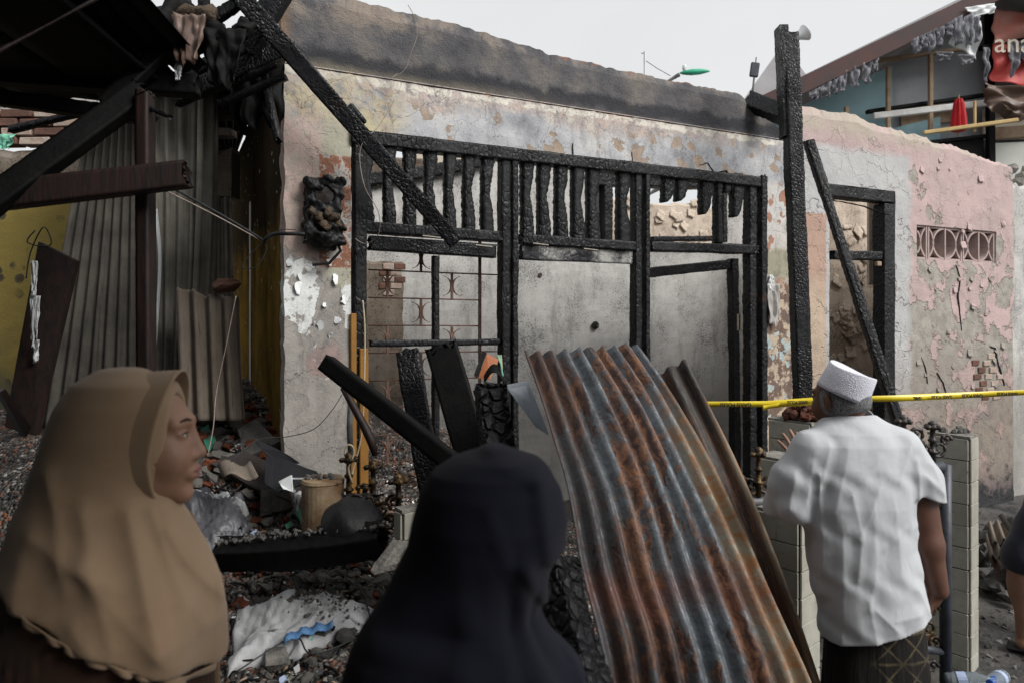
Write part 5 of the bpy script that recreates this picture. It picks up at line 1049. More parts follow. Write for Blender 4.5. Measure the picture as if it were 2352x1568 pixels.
for i, (x, y, r, sg, fl, m_) in enumerate(((2128, 1035, .04, 1, -1, DKIRON), (2156, 1030, .04, -1, -1, DKIRON), (2106, 1000, .035, -1, 1, DKIRON), (2172, 1010, .025, 1, 1, DKIRON), (2143, 1110, .04, 1, 1, GOLD), (2150, 1150, .035, -1, -1, GOLD), (2140, 1400, .035, 1, 1, GOLD), (2130, 1440, .04, -1, -1, GOLD), (2146, 1475, .03, 1, 1, GOLD), (2140, 1530, .03, 1, 1, DKIRON))):
    mb = MB(); scroll(mb, P(x, y, D_), r, sg, fl); mb.build('scroll', m_, t, smooth=True)
# tape
def tape(name, label, pts, wpx, text=None, tx=()):
    pass
def ribbon(name, label, pts, w_, twist, parent=None):
    V = []; n = 40; Q = []
    for i in range(n+1):
        f = i/n; k = f*(len(pts)-1); j = min(int(k), len(pts)-2); q = pts[j].lerp(pts[j+1], k-j); a = twist(f); up = Vector((0, -math.sin(a), math.cos(a)))
        V += [q+up*w_/2, q-up*w_/2]
    o = npmesh(name, [tuple(v) for v in V], [(2*i, 2*i+1, 2*i+3, 2*i+2) for i in range(n)], TAPE); solid(o, .0008); return tag(o, label, 'barrier tape')
ta = ribbon('barrier_tape', 'yellow police barrier tape stretched across the scene behind the man in white', [P(1560, 928, 3.05), P(1760, 927, 3.05), P(1900, 917, 3.0), P(2060, 914, 3.0), P(2240, 906, 3.05), P(2500, 893, 3.1)], .028, lambda f: .15+.25*math.sin(f*16))
tb = ribbon('barrier_tape', 'folded second layer of yellow tape beside the right pillar of the house', [P(1752, 936, 3.04), P(1800, 928, 3.04), P(1895, 922, 3.0)], .022, lambda f: .5*math.sin(f*7))
def text(body, loc, size, mat, parent, rot, name='lettering', ext=.0006, sx=1):
    cu = bpy.data.curves.new(name, 'FONT'); cu.body = body; cu.size = size; cu.extrude = ext; cu.align_x = 'CENTER'; cu.align_y = 'CENTER'; cu.offset = .0006
    o = bpy.data.objects.new(name, cu); COL.objects.link(o); dg = bpy.context.evaluated_depsgraph_get(); me = bpy.data.meshes.new_from_object(o.evaluated_get(dg)); bpy.data.objects.remove(o)
    o = bpy.data.objects.new(name, me); COL.objects.link(o); me.materials.clear(); me.materials.append(mat); o.location = loc; o.rotation_euler = rot; o.scale = (sx, 1, 1); o.parent = parent; return o
for x, y in ((1688, 928), (1830, 922), (2090, 913), (2160, 910), (2230, 907), (2310, 903)):
    text('GARIS POLISI', P(x, y, 3.02)+Vector((0, -.010, 0)), .024 if x < 1800 else .020, INK, ta, (R(90), R(180), 0), sx=1.0 if x < 1800 else .8)
# ------------------------------------------------------------------ small things lower right
for i, (x, y, rr_) in enumerate(((2225, 1560, 70), (2290, 1555, -50))):
    t = thing('water_bottle', ('empty clear water bottle lying nearest the tall tiled pillar', 'clear water bottle with a blue cap lying right of the other bottle')[i], 'bottle', P(x, y, 2.95), R(rr_)); t.rotation_euler = (R(80), 0, R(rr_)); t.location.z = .05
    mb = MB(); mb.lathe((0, 0, -.09), [(0, 0), (.028, 0), (.031, .01), (.029, .05), (.031, .08), (.030, .12), (.015, .16), (.012, .175), (0, .176)], 16); mb.build('body', BOTT, t, smooth=True)
    mb = MB(); mb.lathe((0, 0, .085), [(0, 0), (.015, 0), (.015, .016), (0, .018)], 12); mb.build('cap', BLUEL, t)
    mb = MB(); mb.lathe((0, 0, -.045), [(.0300, 0), (.0318, .001), (.0318, .035), (.0300, .036)], 16); mb.build('wrapper', PALEB, t)
GR = 'heat-bent roofing scraps piled against the rose wall'
for i, (a, b, c, d, l) in enumerate((((2268, 1200), (2318, 1188), (2340, 1230), (2280, 1250), 'highest pale bent roofing scrap in the pile against the rose wall'), ((2262, 1228), (2300, 1215), (2330, 1262), (2275, 1282), 'second pale roofing scrap, just below the highest'), ((2266, 1268), (2320, 1250), (2345, 1290), (2290, 1320), 'lowest dark bent roofing scrap in the pile'), ((2290, 1180), (2360, 1195), (2400, 1250), (2330, 1240), 'roofing scrap at the right end of the pile by the picture edge'))):
    corr('roofing_scrap', (ASB2, ASB2, RUST2, ASB)[i], [(0, P(*a, 4.0-.1*i), P(*b, 4.05-.1*i)), (1, P(*d, 3.75-.1*i), P(*c, 3.8-.1*i))], 3, .018, l, 'roofing scrap', group=GR, nv=8, seed=i, ragtop=.15)
mb = MB()
for i in range(60):
    q = P(rnd.uniform(2255, 2352), rnd.uniform(1190, 1290), 4.0); q.z = rnd.uniform(0, .35); q.y += rnd.uniform(-.2, .2); mb.rock(q, (.06, .05, .03), i, 1)
tag(mb.build('ash_heap', STONED), kind='stuff')
for i, (pts, l) in enumerate(((((-.5, 2.5), (-.62, 2.75), (-.85, 2.8), (-.9, 3.05)), 'black wire curling over the rubble right of the level beam'), (((-1.5, 3.3), (-1.3, 3.2), (-1.25, 3.45), (-1.05, 3.3)), 'black wire tangled on the heap below the tan broken sheet'), (((-.95, 2.35), (-.8, 2.5), (-.7, 2.4), (-.55, 2.55)), 'thin black wire crossing the front of the white sack'))): cable('burnt_wire', l, [Vector((a, b, hgt(a, b)+.05)) for a, b in pts], .003)
# ------------------------------------------------------------------ houses and poles beyond the wall
BD = 9.0
far = thing('gabled_house', 'burnt gabled house with turquoise wall and torn red banner beyond the rose wall', 'house')
def Q_(x, y, d=BD): return P(x, y, d)
def fbeam(name, pts, w_, mat, d=BD, th=.08, parent=far):
    mb = MB(); a, b = Q_(*pts[0], d), Q_(*pts[1], d); ax = (b-a); L_ = ax.length; ax.normalize(); s = ax.cross(Vector((0, 1, 0))).normalized()
    mb.bev((a+b)/2, (L_, th, w_), min(.01, w_*.2), Matrix((ax, Vector((0, 1, 0)), s)).transposed()); return mb.build(name, mat, parent)
def fpoly(name, pts, mat, d=BD, th=.1, parent=far):
    mb = MB(); mb.prism([Q_(x, y, d) for x, y in pts], (0, th, 0)); return mb.build(name, mat, parent)
roof = MB()
def rq(x, y, dy): q = Q_(x, y); q.y += dy; return q
roof.add([rq(1700, 262, -.5), rq(2270, -18, -.5), rq(2270, -18, 6), rq(1700, 262, 6)], [(0, 1, 2, 3)]); roof.add([rq(2270, -18, -.5), rq(2900, 250, -.5), rq(2900, 250, 6), rq(2270, -18, 6)], [(0, 1, 2, 3)])
ro = roof.build('roof', ROOFG, far); solid(ro, .05)
mb = MB(); mb.prism([Q_(1690, 262), Q_(2268, -14), Q_(2268, 24), Q_(1690, 300)], (0, .04, 0)); f_ = mb.build('barge_board', FASC, far); f_.location.y = -.52
mb = MB(); mb.prism([Q_(2268, -14), Q_(2900, 256), Q_(2900, 300), Q_(2268, 24)], (0, .04, 0)); f_ = mb.build('barge_board', FASC, far); f_.location.y = -.52
fpoly('turquoise_wall', [(1780, 600), (1780, 270), (2050, 150), (2050, 600)], TURQ, 9.15)
fpoly('grey_gable', [(2050, 600), (2050, 150), (2270, 30), (2440, 100), (2440, 600)], GREYB, 9.17)
fpoly('turquoise_strip', [(2030, 300), (2160, 268), (2160, 330), (2030, 335)], TURQ, 9.12, .02)
fpoly('fallen_lining', [(2070, 250), (2110, 240), (2205, 238), (2205, 278), (2070, 292)], WOODP, 9.13, .02)
fpoly('dark_window_panel', [(2100, 330), (2260, 310), (2260, 430), (2100, 430)], DARKV, 9.08, .03); fbeam('window_frame', ((2108, 330), (2108, 440)), .07, SOOT, 9.02); fbeam('window_frame', ((2100, 332), (2262, 314)), .05, SOOT, 9.0)  # flat dark panel painted as the shade inside the window
for x, y0, y1, m_ in ((1944, 245, 332, WOODP), (2040, 155, 316, WOODP), (2137, 126, 302, WOODP)): fbeam('hanging_stud', ((x, y0), (x, y1)), .055, m_, 8.9, .05)
fbeam('corner_post', ((2272, 12), (2276, 430)), .09, SOOT, 8.95); fbeam('cross_bar', ((1960, 148), (2220, 112)), .045, WOODP, 8.95); fbeam('cross_bar', ((2250, 112), (2360, 92)), .06, SOOT, 8.85)
fbeam('white_rail', ((2005, 268), (2400, 222)), .085, WHITEP, 8.9, .06); fbeam('dark_rail', ((1990, 258), (2270, 218)), .05, SOOT, 9.0)
fpoly('cream_panel', [(2262, 322), (2262, 252), (2440, 240), (2440, 318)], CREAMW, 9.05, .05); fbeam('brown_plank', ((2266, 308), (2440, 296)), .16, WOODP, 8.98, .04)
fpoly('white_panel', [(2274, 600), (2274, 330), (2440, 322), (2440, 600)], simple('pale_boards', (.62, .63, .58), (.54, .55, .5), 3), 9.02, .05)
bt_ = thing('bamboo_pole', 'yellow bamboo pole jutting out below the white rail of the gabled house', 'pole'); fbeam('cane', ((2120, 306), (2338, 276)), .05, BAMB, 8.5, .05, bt_); fbeam('prop', ((2239, 232), (2239, 304)), .03, BAMB, 8.55, .03, bt_)
# umbrella
um = thing('red_umbrella', 'closed red umbrella hanging below the white rail of the gabled house', 'umbrella'); q = Q_(2202, 228, 8.7); mb = MB(); V = []; n = 28
for j, (z, r) in enumerate(((0, .035), (-.06, .055), (-.22, .075), (-.36, .085), (-.40, .08), (-.42, .03))):
    for k in range(n): a = 2*math.pi*k/n; rr_ = r*(1+.16*math.cos(a*9)); V.append(q+Vector((rr_*math.cos(a), rr_*math.sin(a), z)))
mb.add(V, [(j*n+k, j*n+(k+1) % n, (j+1)*n+(k+1) % n, (j+1)*n+k) for j in range(5) for k in range(n)]+[tuple(range(n-1, -1, -1)), tuple(5*n+k for k in range(n))]); mb.build('canopy', REDC, um); mb = MB(); mb.tube([q+Vector((0, 0, .05)), q+Vector((0, 0, -.47))], .012, 8); mb.build('shaft', WOODP, um)
# banner
bn = thing('red_banner', 'torn red banner with white letters on the gabled house corner', 'banner')
def sheet(name, pts, mat, d, nx=20, ny=16, amp=.05, parent=None, seed=0):
    c = [Q_(x, y, d) for x, y in pts]; V = []
    for i in range(nx+1):
        for j in range(ny+1):
            u, v = i/nx, j/ny; q = bil(c, u, v); q.y -= amp*(mn.noise((u*3+seed, v*3, 1))+.6*math.sin(u*7+v*9+seed)*v); q.x += amp*.4*mn.noise((v*5, seed, 2)); q.z += amp*.8*mn.noise((u*4, seed, 2))*v; V.append(tuple(q))
    o = npmesh(name, V, [(i*(ny+1)+j, (i+1)*(ny+1)+j, (i+1)*(ny+1)+j+1, i*(ny+1)+j+1) for i in range(nx) for j in range(ny)], mat, parent); return solid(o, .006)
sheet('upper_cloth', ((2284, 20), (2440, 40), (2440, 96), (2278, 104)), simple('faded_red_vinyl', (.48, .14, .10), (.46, .28, .24), 2), 8.8, parent=bn); sheet('red_cloth', ((2280, 104), (2440, 96), (2440, 215), (2278, 185)), REDB, 8.8, parent=bn, seed=3)
text('anay', Q_(2328, 108, 8.8)+Vector((0, -.10, 0)), .36, simple('cream_print', (.75, .66, .55)), bn, (R(90), 0, 0), ext=.002)
sheet('melted_fold', ((2262, 188), (2440, 215), (2440, 262), (2268, 258)), MELT, 8.7, amp=.16, parent=bn, seed=6); sheet('melted_fold', ((2300, 235), (2440, 225), (2440, 280), (2330, 270)), MELT, 8.65, amp=.12, parent=bn, seed=9)
sheet('black_tatter', ((2312, 96), (2345, 96), (2340, 150), (2325, 178)), RAG, 8.72, amp=.05, parent=bn, seed=8); sheet('black_tatter', ((2335, 95), (2372, 95), (2372, 170), (2352, 150)), RAG, 8.74, amp=.05, parent=bn, seed=12)
# white foil and rags under the eaves
sheet('white_foil', ((2178, 100), (2215, 42), (2256, 48), (2244, 136)), WHITEPL, 8.5, amp=.05, parent=far, seed=1); sheet('white_foil', ((2215, 18), (2284, 8), (2286, 28), (2235, 40)), WHITEPL, 8.45, amp=.03, parent=far, seed=2)
for i, (x, y, w_, h_) in enumerate(((1870, 212, 26, 18), (1895, 198, 30, 26), (1918, 186, 22, 30), (1935, 172, 22, 40), (1962, 160, 26, 40), (1990, 148, 24, 44), (2010, 138, 16, 30), (2105, 92, 22, 30), (2122, 84, 18, 30), (2140, 76, 20, 44), (2160, 68, 18, 40), (2180, 56, 18, 30), (2200, 45, 22, 60), (2225, 40, 22, 68), (2245, 38, 14, 60), (2265, 110, 14, 80), (2168, 120, 40, 18), (2220, 126, 40, 22))):
    sheet('charred_rag', ((x-w_/2, y), (x+w_/2, y-w_*.48 if y < 220 and i < 14 else y), (x+w_*.35, y+h_*.95), (x-w_*.3, y+h_)), RAG, 8.42 if i > 6 else 8.5, 8, 10, .05, far, i)
# skyline bits
gr = thing('grey_roof', 'pale grey steep roof peak behind the tall charred post', 'roof'); mb = MB(); mb.add([Q_(1700, 240, 12), Q_(1800, 100, 12), Q_(1900, 240, 12), Q_(1700, 240, 16), Q_(1800, 100, 16), Q_(1900, 240, 16)], [(0, 1, 2), (3, 5, 4), (0, 3, 4, 1), (1, 4, 5, 2)]); mb.build('roof_slope', ROOFG, gr)
mb = MB(); mb.add([Q_(1700, 240, 12), Q_(1900, 240, 12), Q_(1900, 600, 12), Q_(1700, 600, 12), Q_(1700, 240, 16), Q_(1900, 240, 16), Q_(1900, 600, 16), Q_(1700, 600, 16)], [(0, 1, 2, 3), (5, 4, 7, 6), (4, 0, 3, 7), (1, 5, 6, 2)]); mb.build('wall', CREAMW, gr)
hs_ = thing('horn_speaker', 'white horn loudspeaker on a pole behind the top of the tall charred post', 'loudspeaker'); mb = MB(); mb.tube([Q_(1824, 300, 8), Q_(1822, 85, 8)], .03, 10); mb.build('pole', WHITEPL, hs_); q = Q_(1838, 82, 8)
mb = MB(); mb.lathe(q, [(.0, -.10), (.035, -.09), (.045, -.02), (.09, .06), (.10, .075), (.088, .07), (0, 0)], 20, Euler((0, R(60), 0)).to_matrix()); mb.build('horn', WHITEPL, hs_, smooth=True); mb = MB(); mb.tube([Q_(1812, 85, 8), Q_(1828, 94, 8)], .02, 8); mb.build('bracket', DKIRON, hs_)
pn = thing('panel_antenna', 'small dark panel on a thin leaning pole left of the tall charred post', 'antenna'); mb = MB(); mb.tube([Q_(1720, 290, 8), Q_(1733, 172, 8)], .012, 8); mb.build('pole', GREYPIPE, pn); mb = MB(); mb.bev(Q_(1733, 161, 8), (.10, .04, .17), .01, Matrix.Rotation(R(8), 3, 'Y')); mb.build('panel', BLUEIRON, pn); mb = MB(); mb.tube([Q_(1736, 144, 8), Q_(1737, 132, 8)], .006, 6); mb.build('tip', DKIRON, pn)
lp = thing('street_lamp', 'green street lamp head showing above the parapet', 'street lamp'); mb = MB(); q = Q_(1596, 166, 10)
V = []; prof = ((-.22, .012), (-.17, .035), (-.05, .055), (.08, .05), (.18, .025), (.22, .008))
for x, r in prof:
    for k in range(12): a = 2*math.pi*k/12; V.append(q+Vector((x, r*math.cos(a), r*.8*math.sin(a)+.15*x*.4)))
mb.add(V, [(j*12+k, j*12+(k+1) % 12, (j+1)*12+(k+1) % 12, (j+1)*12+k) for j in range(5) for k in range(12)]); mb.build('lamp_head', GREENP, lp, smooth=True); mb = MB(); mb.rock(Q_(1572, 156, 10), (.05, .04, .03), 1, 2, sharp=.1); mb.build('photocell', WHITEPL, lp); mb = MB(); mb.tube([Q_(1560, 172, 10), Q_(1530, 190, 10), Q_(1525, 400, 10)], .03, 8); mb.build('mast', GREYPIPE, lp)
an = thing('aerial_mast', 'thin pale aerial mast sticking up behind the parapet', 'aerial'); mb = MB(); mb.tube([Q_(1481, 300, 8), Q_(1481, 119, 8)], .014, 8); mb.build('mast', WHITEPL, an); mb = MB(); mb.tube([Q_(1473, 122, 8), Q_(1482, 122, 8)], .010, 6); mb.build('cross_arm', WHITEPL, an); mb = MB(); mb.tube([Q_(1483, 140, 8), Q_(1510, 158, 8), Q_(1540, 175, 8)], .004, 5); mb.build('stay_wire', WIRE, an)
# roofs glimpsed through the transom
bl = thing('rear_house', 'orange-tiled rear building glimpsed through the transom bars', 'house')
mb = MB(); mb.prism([Q_(780, 420, 8), Q_(935, 380, 8), Q_(935, 700, 8), Q_(780, 700, 8)], (0, .4, 0)); mb.build('orange_wall', simple('orange_tiles', (.42, .17, .08), (.35, .13, .06), 4), bl); mb = MB(); mb.prism([Q_(940, 330, 8.5), Q_(1100, 340, 8.5), Q_(1100, 700, 8.5), Q_(940, 700, 8.5)], (0, .4, 0)); mb.build('cream_wall', CREAMW, bl)
# ------------------------------------------------------------------ people
def face_sdf(X, Y, Z, eyes=True, fem=True):
    d = ell(X, Y, Z, (.0, 0, .012), (.096, .074, .104))
    d = smin(d, ell(X, Y, Z, (.050, 0, -.035), (.052, .054, .070)), .03)
    d = smin(d, ell(X, Y, Z, (.030, 0, -.078), (.055, .046, .038)), .025)
    d = smin(d, ell(X, Y, Z, (.078, 0, -.104), (.020, .020, .018)), .022)
    for s in (-1, 1):
        d = smin(d, ell(X, Y, Z, (.070, s*.036, -.030), (.026, .024, .030)), .022)
        d = smin(d, cap(X, Y, Z, (.090, s*.012, .036), (.076, s*.044, .034), .010), .014)
        d = smax(d, -ell(X, Y, Z, (.104, s*.031, .014), (.013, .017, .011)), .012)
        d = smin(d, ell(X, Y, Z, (.0835, s*.031, .013), (.0115, .015, .0105)), .004)
        d = smin(d, cap(X, Y, Z, (.094, s*.021, .016), (.0865, s*.044, .015), .0028), .003)
        d = smin(d, ell(X, Y, Z, (.102, s*.0135, -.030), (.011, .0085, .0085)), .007)
        d = smin(d, ell(X, Y, Z, (-.005, s*.077, .0), (.018, .007, .028)), .008)
    d = smin(d, cap(X, Y, Z, (.093, 0, .022), (.109, 0, -.020), .007, .011), .010)
    d = smin(d, ell(X, Y, Z, (.112, 0, -.026), (.011, .011, .010)), .007)
    d = smin(d, ell(X, Y, Z, (.097, 0, -.062), (.012, .026, .016)), .010)
    d = smin(d, ell(X, Y, Z, (.104, 0, -.0575), (.0085, .020, .0055)), .004)
    d = smin(d, ell(X, Y, Z, (.101, 0, -.0690), (.0090, .017, .0065)), .004)
    d = smax(d, -ell(X, Y, Z, (.112, 0, -.0632), (.008, .021, .0016)), .003)
    d = smin(d, cap(X, Y, Z, (-.005, 0, -.06), (-.02, 0, -.17), .052, .056), .03)
    return d
FV, FQ = surfnets(face_sdf, (-.11, -.1, -.19), (.135, .1, .13), .0035)
def head(parent, mat, M, lip=True):
    h = npmesh('face', FV, FQ, mat, parent); h.matrix_local = M
    for s in (-1, 1):
        mb = MB(); bm = bmesh.new(); bmesh.ops.create_uvsphere(bm, u_segments=14, v_segments=10, radius=1); bm.verts.index_update()
        mb.add([Vector((.0875+q.co.x*.0085, s*.031+q.co.y*.0105, .0125+q.co.z*.0052)) for q in bm.verts], [[x.index for x in f.verts] for f in bm.faces]); e = mb.build('eye', EYEW, h, smooth=True)
        mb = MB(); mb.add([Vector((.0925+q.co.x*.0042, s*.030+q.co.y*.0048, .0125+q.co.z*.0046)) for q in bm.verts], [[x.index for x in f.verts] for f in bm.faces]); bm.free(); mb.build('iris', EYED, h, smooth=True)
        mb = MB(); mb.tube([(.0985, s*.014, .0385), (.0955, s*.028, .043), (.083, s*.046, .038)], [.0022, .003, .0012], 6); mb.build('eyebrow', BROW, h, smooth=True)
        mb = MB(); mb.tube([(.0965, s*.020, .0165), (.0975, s*.030, .0195), (.0905, s*.043, .0160)], [.0008, .0013, .0008], 5); mb.build('eyelash', BROW, h, smooth=True)
    V, Qq = surfnets(lambda X, Y, Z: smax(smin(ell(X, Y, Z, (.1045, 0, -.0575), (.0088, .0205, .0052)), ell(X, Y, Z, (.1015, 0, -.0690), (.0093, .0175, .0062)), .002), -ell(X, Y, Z, (.113, 0, -.0632), (.010, .022, .0013)), .002), (.085, -.03, -.085), (.12, .03, -.045), .0015)
    npmesh('lips', V, Qq, LIP, h); return h
def pxrows(rows, s, cx, cz, cy=0):
    """[(py, xl, xr, ry, cy)] -> loft table about the image centre (cx, cz) at scale s px/m"""
    T = [((cz-y)/s, ((a+b)/2-cx)/s, c, (b-a)/2/s, r) for y, a, b, r, c in rows]; return sorted(T)
def folds(th, Z, n, seed, z0, z1):
    w_ = np.clip((z0-Z)/(z0-z1), 0, 1); ph = th*n+np.sin(Z*9+seed)*.8+np.sin(th*2+seed)*1.1; a = np.sin(ph); b = np.sin(ph*1.7+Z*6+seed*2)
    return w_*(np.abs(a)**.7*np.sign(a)*.6+.4*b)
# --- woman in the light brown headscarf
s1 = F/1.30; H1 = P(300, 990, 1.30)
w1 = thing('person', 'woman in a light brown headscarf with ruffled hem, gazing right, nearest at the left', 'person', mat=Matrix.Translation(H1) @ Matrix.Rotation(R(10), 4, 'Z'))
T1 = pxrows([(858, 215, 345, .055, 0), (880, 185, 395, .078, 0), (930, 152, 412, .094, 0), (990, 128, 405, .102, 0), (1060, 106, 392, .104, 0), (1130, 84, 378, .104, 0), (1180, 62, 405, .115, 0), (1260, 42, 446, .135, 0), (1340, 24, 470, .16, 0), (1430, -5, 488, .175, 0), (1568, -30, 496, .19, 0), (1750, -60, 505, .21, 0)], s1, 300, 990)
def hood1(X, Y, Z):
    d = vloft(X, Y, Z, T1, 2.15); d = np.maximum(d, Z-.1155) if 0 else smax(d, Z-.117, .035)
    d = smin(d, ell(X, Y, Z, (-.01, 0, .0), (.118, .096, .118)), .02)
    th = np.arctan2(Y, X+.03)
    d = d-.009*folds(th, Z, 3, 1.3, -.10, -.34)-.003*folds(th, Z, 8, 4.0, -.14, -.34)
    # long creases falling from below the chin
    for (x0, z0, x1, z1, a, wd) in ((.06, -.13, .15, -.36, .013, .012), (.03, -.13, .10, -.36, .014, .012), (.075, -.13, .18, -.32, .012, .010), (-.12, -.16, .02, -.24, .012, .014), (-.2, -.26, -.02, -.20, .010, .018), (-.03, -.20, .12, -.40, .010, .016), (-.04, -.12, .03, -.34, .012, .013), (-.10, -.06, -.05, -.24, .010, .012), (.09, -.17, .17, -.33, .010, .008), (-.03, -.30, .09, -.47, .010, .014), (-.13, -.20, -.13, -.33, .010, .02)):
        q = cap(X, X*0, Z, (x0, 0, z0), (x1, 0, z1), 0); d = d-a*.42*(np.exp(-q/(wd*1.1))+np.exp(-(q/(wd*1.6))**2))*np.clip((.05-Y)/.05, 0, 1)
    cav = ell(X, Y, Z, (.128, 0, -.022), (.072, .076, .122)); d = smax(d, -cav, .008)
    d = smax(d, -(ell(X, Y, Z, (.015, 0, -.01), (.088, .076, .110))), .004)
    cut = (-.292-.60*(X+.10))-Z+.004*np.sin(X*60); cut = np.where(Y > .10, cut-.5, cut)
    d = smax(d, cut, .01); return smax(d, -.56-Z, .01)
V, Q = surfnets(hood1, (-.36, -.27, -.57), (.25, .27, .13), .0055); npmesh('headscarf', V, Q, BROWNF, w1)
head(w1, SKIN, Matrix.Translation((.013, 0, -.018)))
V = []; nb_ = 60; mcols = 12
for i in range(nb_+1):
    f = R(-148+296*i/nb_); cz_ = math.cos(f); sy_ = math.sin(f)
    for j in range(mcols+1):
        t = j/mcols; up_ = max(0, cz_); xf = .092*up_+.066*(1-up_)*1.0; xf = .062+.031*max(0, (cz_+.3)/1.3); xx = xf-.062*(1-t); rY = (.094+.002*t)-.004*(1-t); rZ = .115 if cz_ > 0 else .132
        rib = .0012*(j % 2); V.append((xx, sy_*(rY+rib), (cz_*(rZ+rib+.003*t)-.004)))
o = npmesh('scarf_brim', V, [(i*(mcols+1)+j, (i+1)*(mcols+1)+j, (i+1)*(mcols+1)+j+1, i*(mcols+1)+j+1) for i in range(nb_) for j in range(mcols)], BROWNF, w1); solid(o, .003)
def under1(X, Y, Z):
    th = np.arctan2(Y, X+.03); return smax(vloft(X, Y, Z, [(z, cx, cy, rx*.93-.004, ry*.88-.004) for z, cx, cy, rx, ry in T1], 2.1)-.004*np.sin(th*46), np.maximum(Z+.15, -1.38-Z), .01)
V, Q = surfnets(under1, (-.42, -.30, -1.39), (.28, .30, -.13), .011); npmesh('pleated_dress', V, Q, BROWNP, w1)
def ruffle(parent, pts, w_, n, amp, mat, name='ruffle'):
    V = []; m = n*8; Pn = [Vector(p) for p in pts]; tot = len(Pn)-1
    for i in range(m+1):
        f = i/m*tot; k = min(int(f), tot-1); q = Pn[k].lerp(Pn[k+1], f-k); t = (Pn[min(k+1, tot)]-Pn[k]).normalized(); dn = Vector((0, 0, -1)); out_ = t.cross(dn).normalized()
        for j in range(4):
            e = j/3; a = amp*e*math.sin(i/8*2*math.pi+1.5*mn.noise((i*.09, 1, 2)))*(1+.5*mn.noise((i*.13, 5, 2))); V.append(q+dn*(w_*e*(1+.35*mn.noise((i*.11, 3, 1))))+out_*(a+.006*e)+t*(amp*.7*e*math.cos(i/8*2*math.pi)))
    o = npmesh(name, [tuple(v) for v in V], [(i*4+j, i*4+4+j, i*4+5+j, i*4+1+j) for i in range(m) for j in range(3)], mat, parent); solid(o, .002); return o
Mi = (Matrix.Translation(H1) @ Matrix.Rotation(R(10), 4, 'Z')).inverted()
def surf_y(x, z): # near surface depth of the headscarf loft
    t = np.array(T1); cx = np.interp(z, t[:, 0], t[:, 1]); rx = np.interp(z, t[:, 0], t[:, 3]); ry = np.interp(z, t[:, 0], t[:, 4]); return -ry*max(0, 1-abs((x-cx)/rx)**2.15)**(1/2.15)
hem = []
for i in range(15): x = -.24+.40*i/14; z = -.292-.60*(x+.10); hem.append((x, surf_y(x, z)-.004, z+.006))
ruffle(w1, hem, .014, 11, .0075, BROWNF)
fr_ = [(x_, .035+.0*i, z_) for i, (x_, z_) in enumerate(((.098, -.165), (.112, -.195), (.120, -.225), (.128, -.255), (.134, -.29)))]; ruffle(w1, fr_, .016, 9, .006, BROWNF)
# --- woman in the navy headscarf
s2 = F/1.05; H2 = P(1130, 1170, 1.05)
w2 = thing('person', 'woman in a dark navy headscarf seen from behind, bottom centre', 'person', mat=Matrix.Translation(H2))
T2 = pxrows([(1032, 1075, 1185, .04, 0), (1050, 1035, 1235, .065, 0), (1080, 992, 1264, .085, 0), (1120, 968, 1289, .097, .0), (1190, 948, 1303, .105, .0), (1250, 938, 1297, .102, 0), (1300, 914, 1264, .095, 0), (1350, 893, 1240, .085, -.01), (1400, 862, 1236, .085, -.01), (1440, 832, 1256, .10, -.01), (1480, 812, 1288, .115, -.01), (1568, 786, 1345, .13, -.01), (1700, 760, 1420, .14, -.01), (1900, 750, 1450, .15, -.01)], s2, 1130, 1170)
fd = R(40)
def hood2(X, Y, Z):
    d = smax(vloft(X, Y, Z, T2, 2.1), Z-.0965, .03); th = np.arctan2(Y, X); d = d-.005*folds(th, Z, 6, 2.2, .0, -.16)
    for (x0, z0, x1, z1, a, wd) in ((.0, .095, .07, .06, .006, .014), (.07, .06, .085, -.05, .008, .014), (.05, -.06, .14, -.24, .009, .012), (-.02, -.14, .12, -.26, .006, .02), (.0, .02, .05, -.12, .003, .012), (-.16, -.17, .02, -.20, .006, .02)):
        q = cap(X, X*0, Z, (x0, 0, z0), (x1, 0, z1), 0); d = d-a*np.exp(-(q/wd)**2)*(Y < .03)
    c, s_ = math.cos(fd), math.sin(fd); x = X*c+Y*s_; y = -X*s_+Y*c
    d = smax(d, -ell(x, y, Z, (.135, 0, -.02), (.065, .066, .095)), .01); return smax(d, -.42-Z, .01)
V, Q = surfnets(hood2, (-.29, -.2, -.43), (.25, .2, .11), .005); npmesh('headscarf', V, Q, NAVYF, w2)
head(w2, SKIN, Matrix.Rotation(fd, 4, 'Z') @ Matrix.Translation((-.012, 0, -.02)) @ Matrix.Scale(.93, 4))
def body2(X, Y, Z):
    d = vloft(X, Y, Z, [(-1.32, .02, 0, .20, .16), (-.9, .02, 0, .17, .14), (-.6, .01, 0, .17, .13), (-.40, -.005, 0, .185, .125), (-.3, -.005, 0, .16, .11)], 2.3); return smax(d, np.maximum(Z+.33, -1.32-Z), .01)-.004*np.sin(np.arctan2(Y, X)*12)
V, Q = surfnets(body2, (-.26, -.22, -1.34), (.27, .22, -.3), .014); npmesh('dress', V, Q, NAVYF, w2)
HVf = None
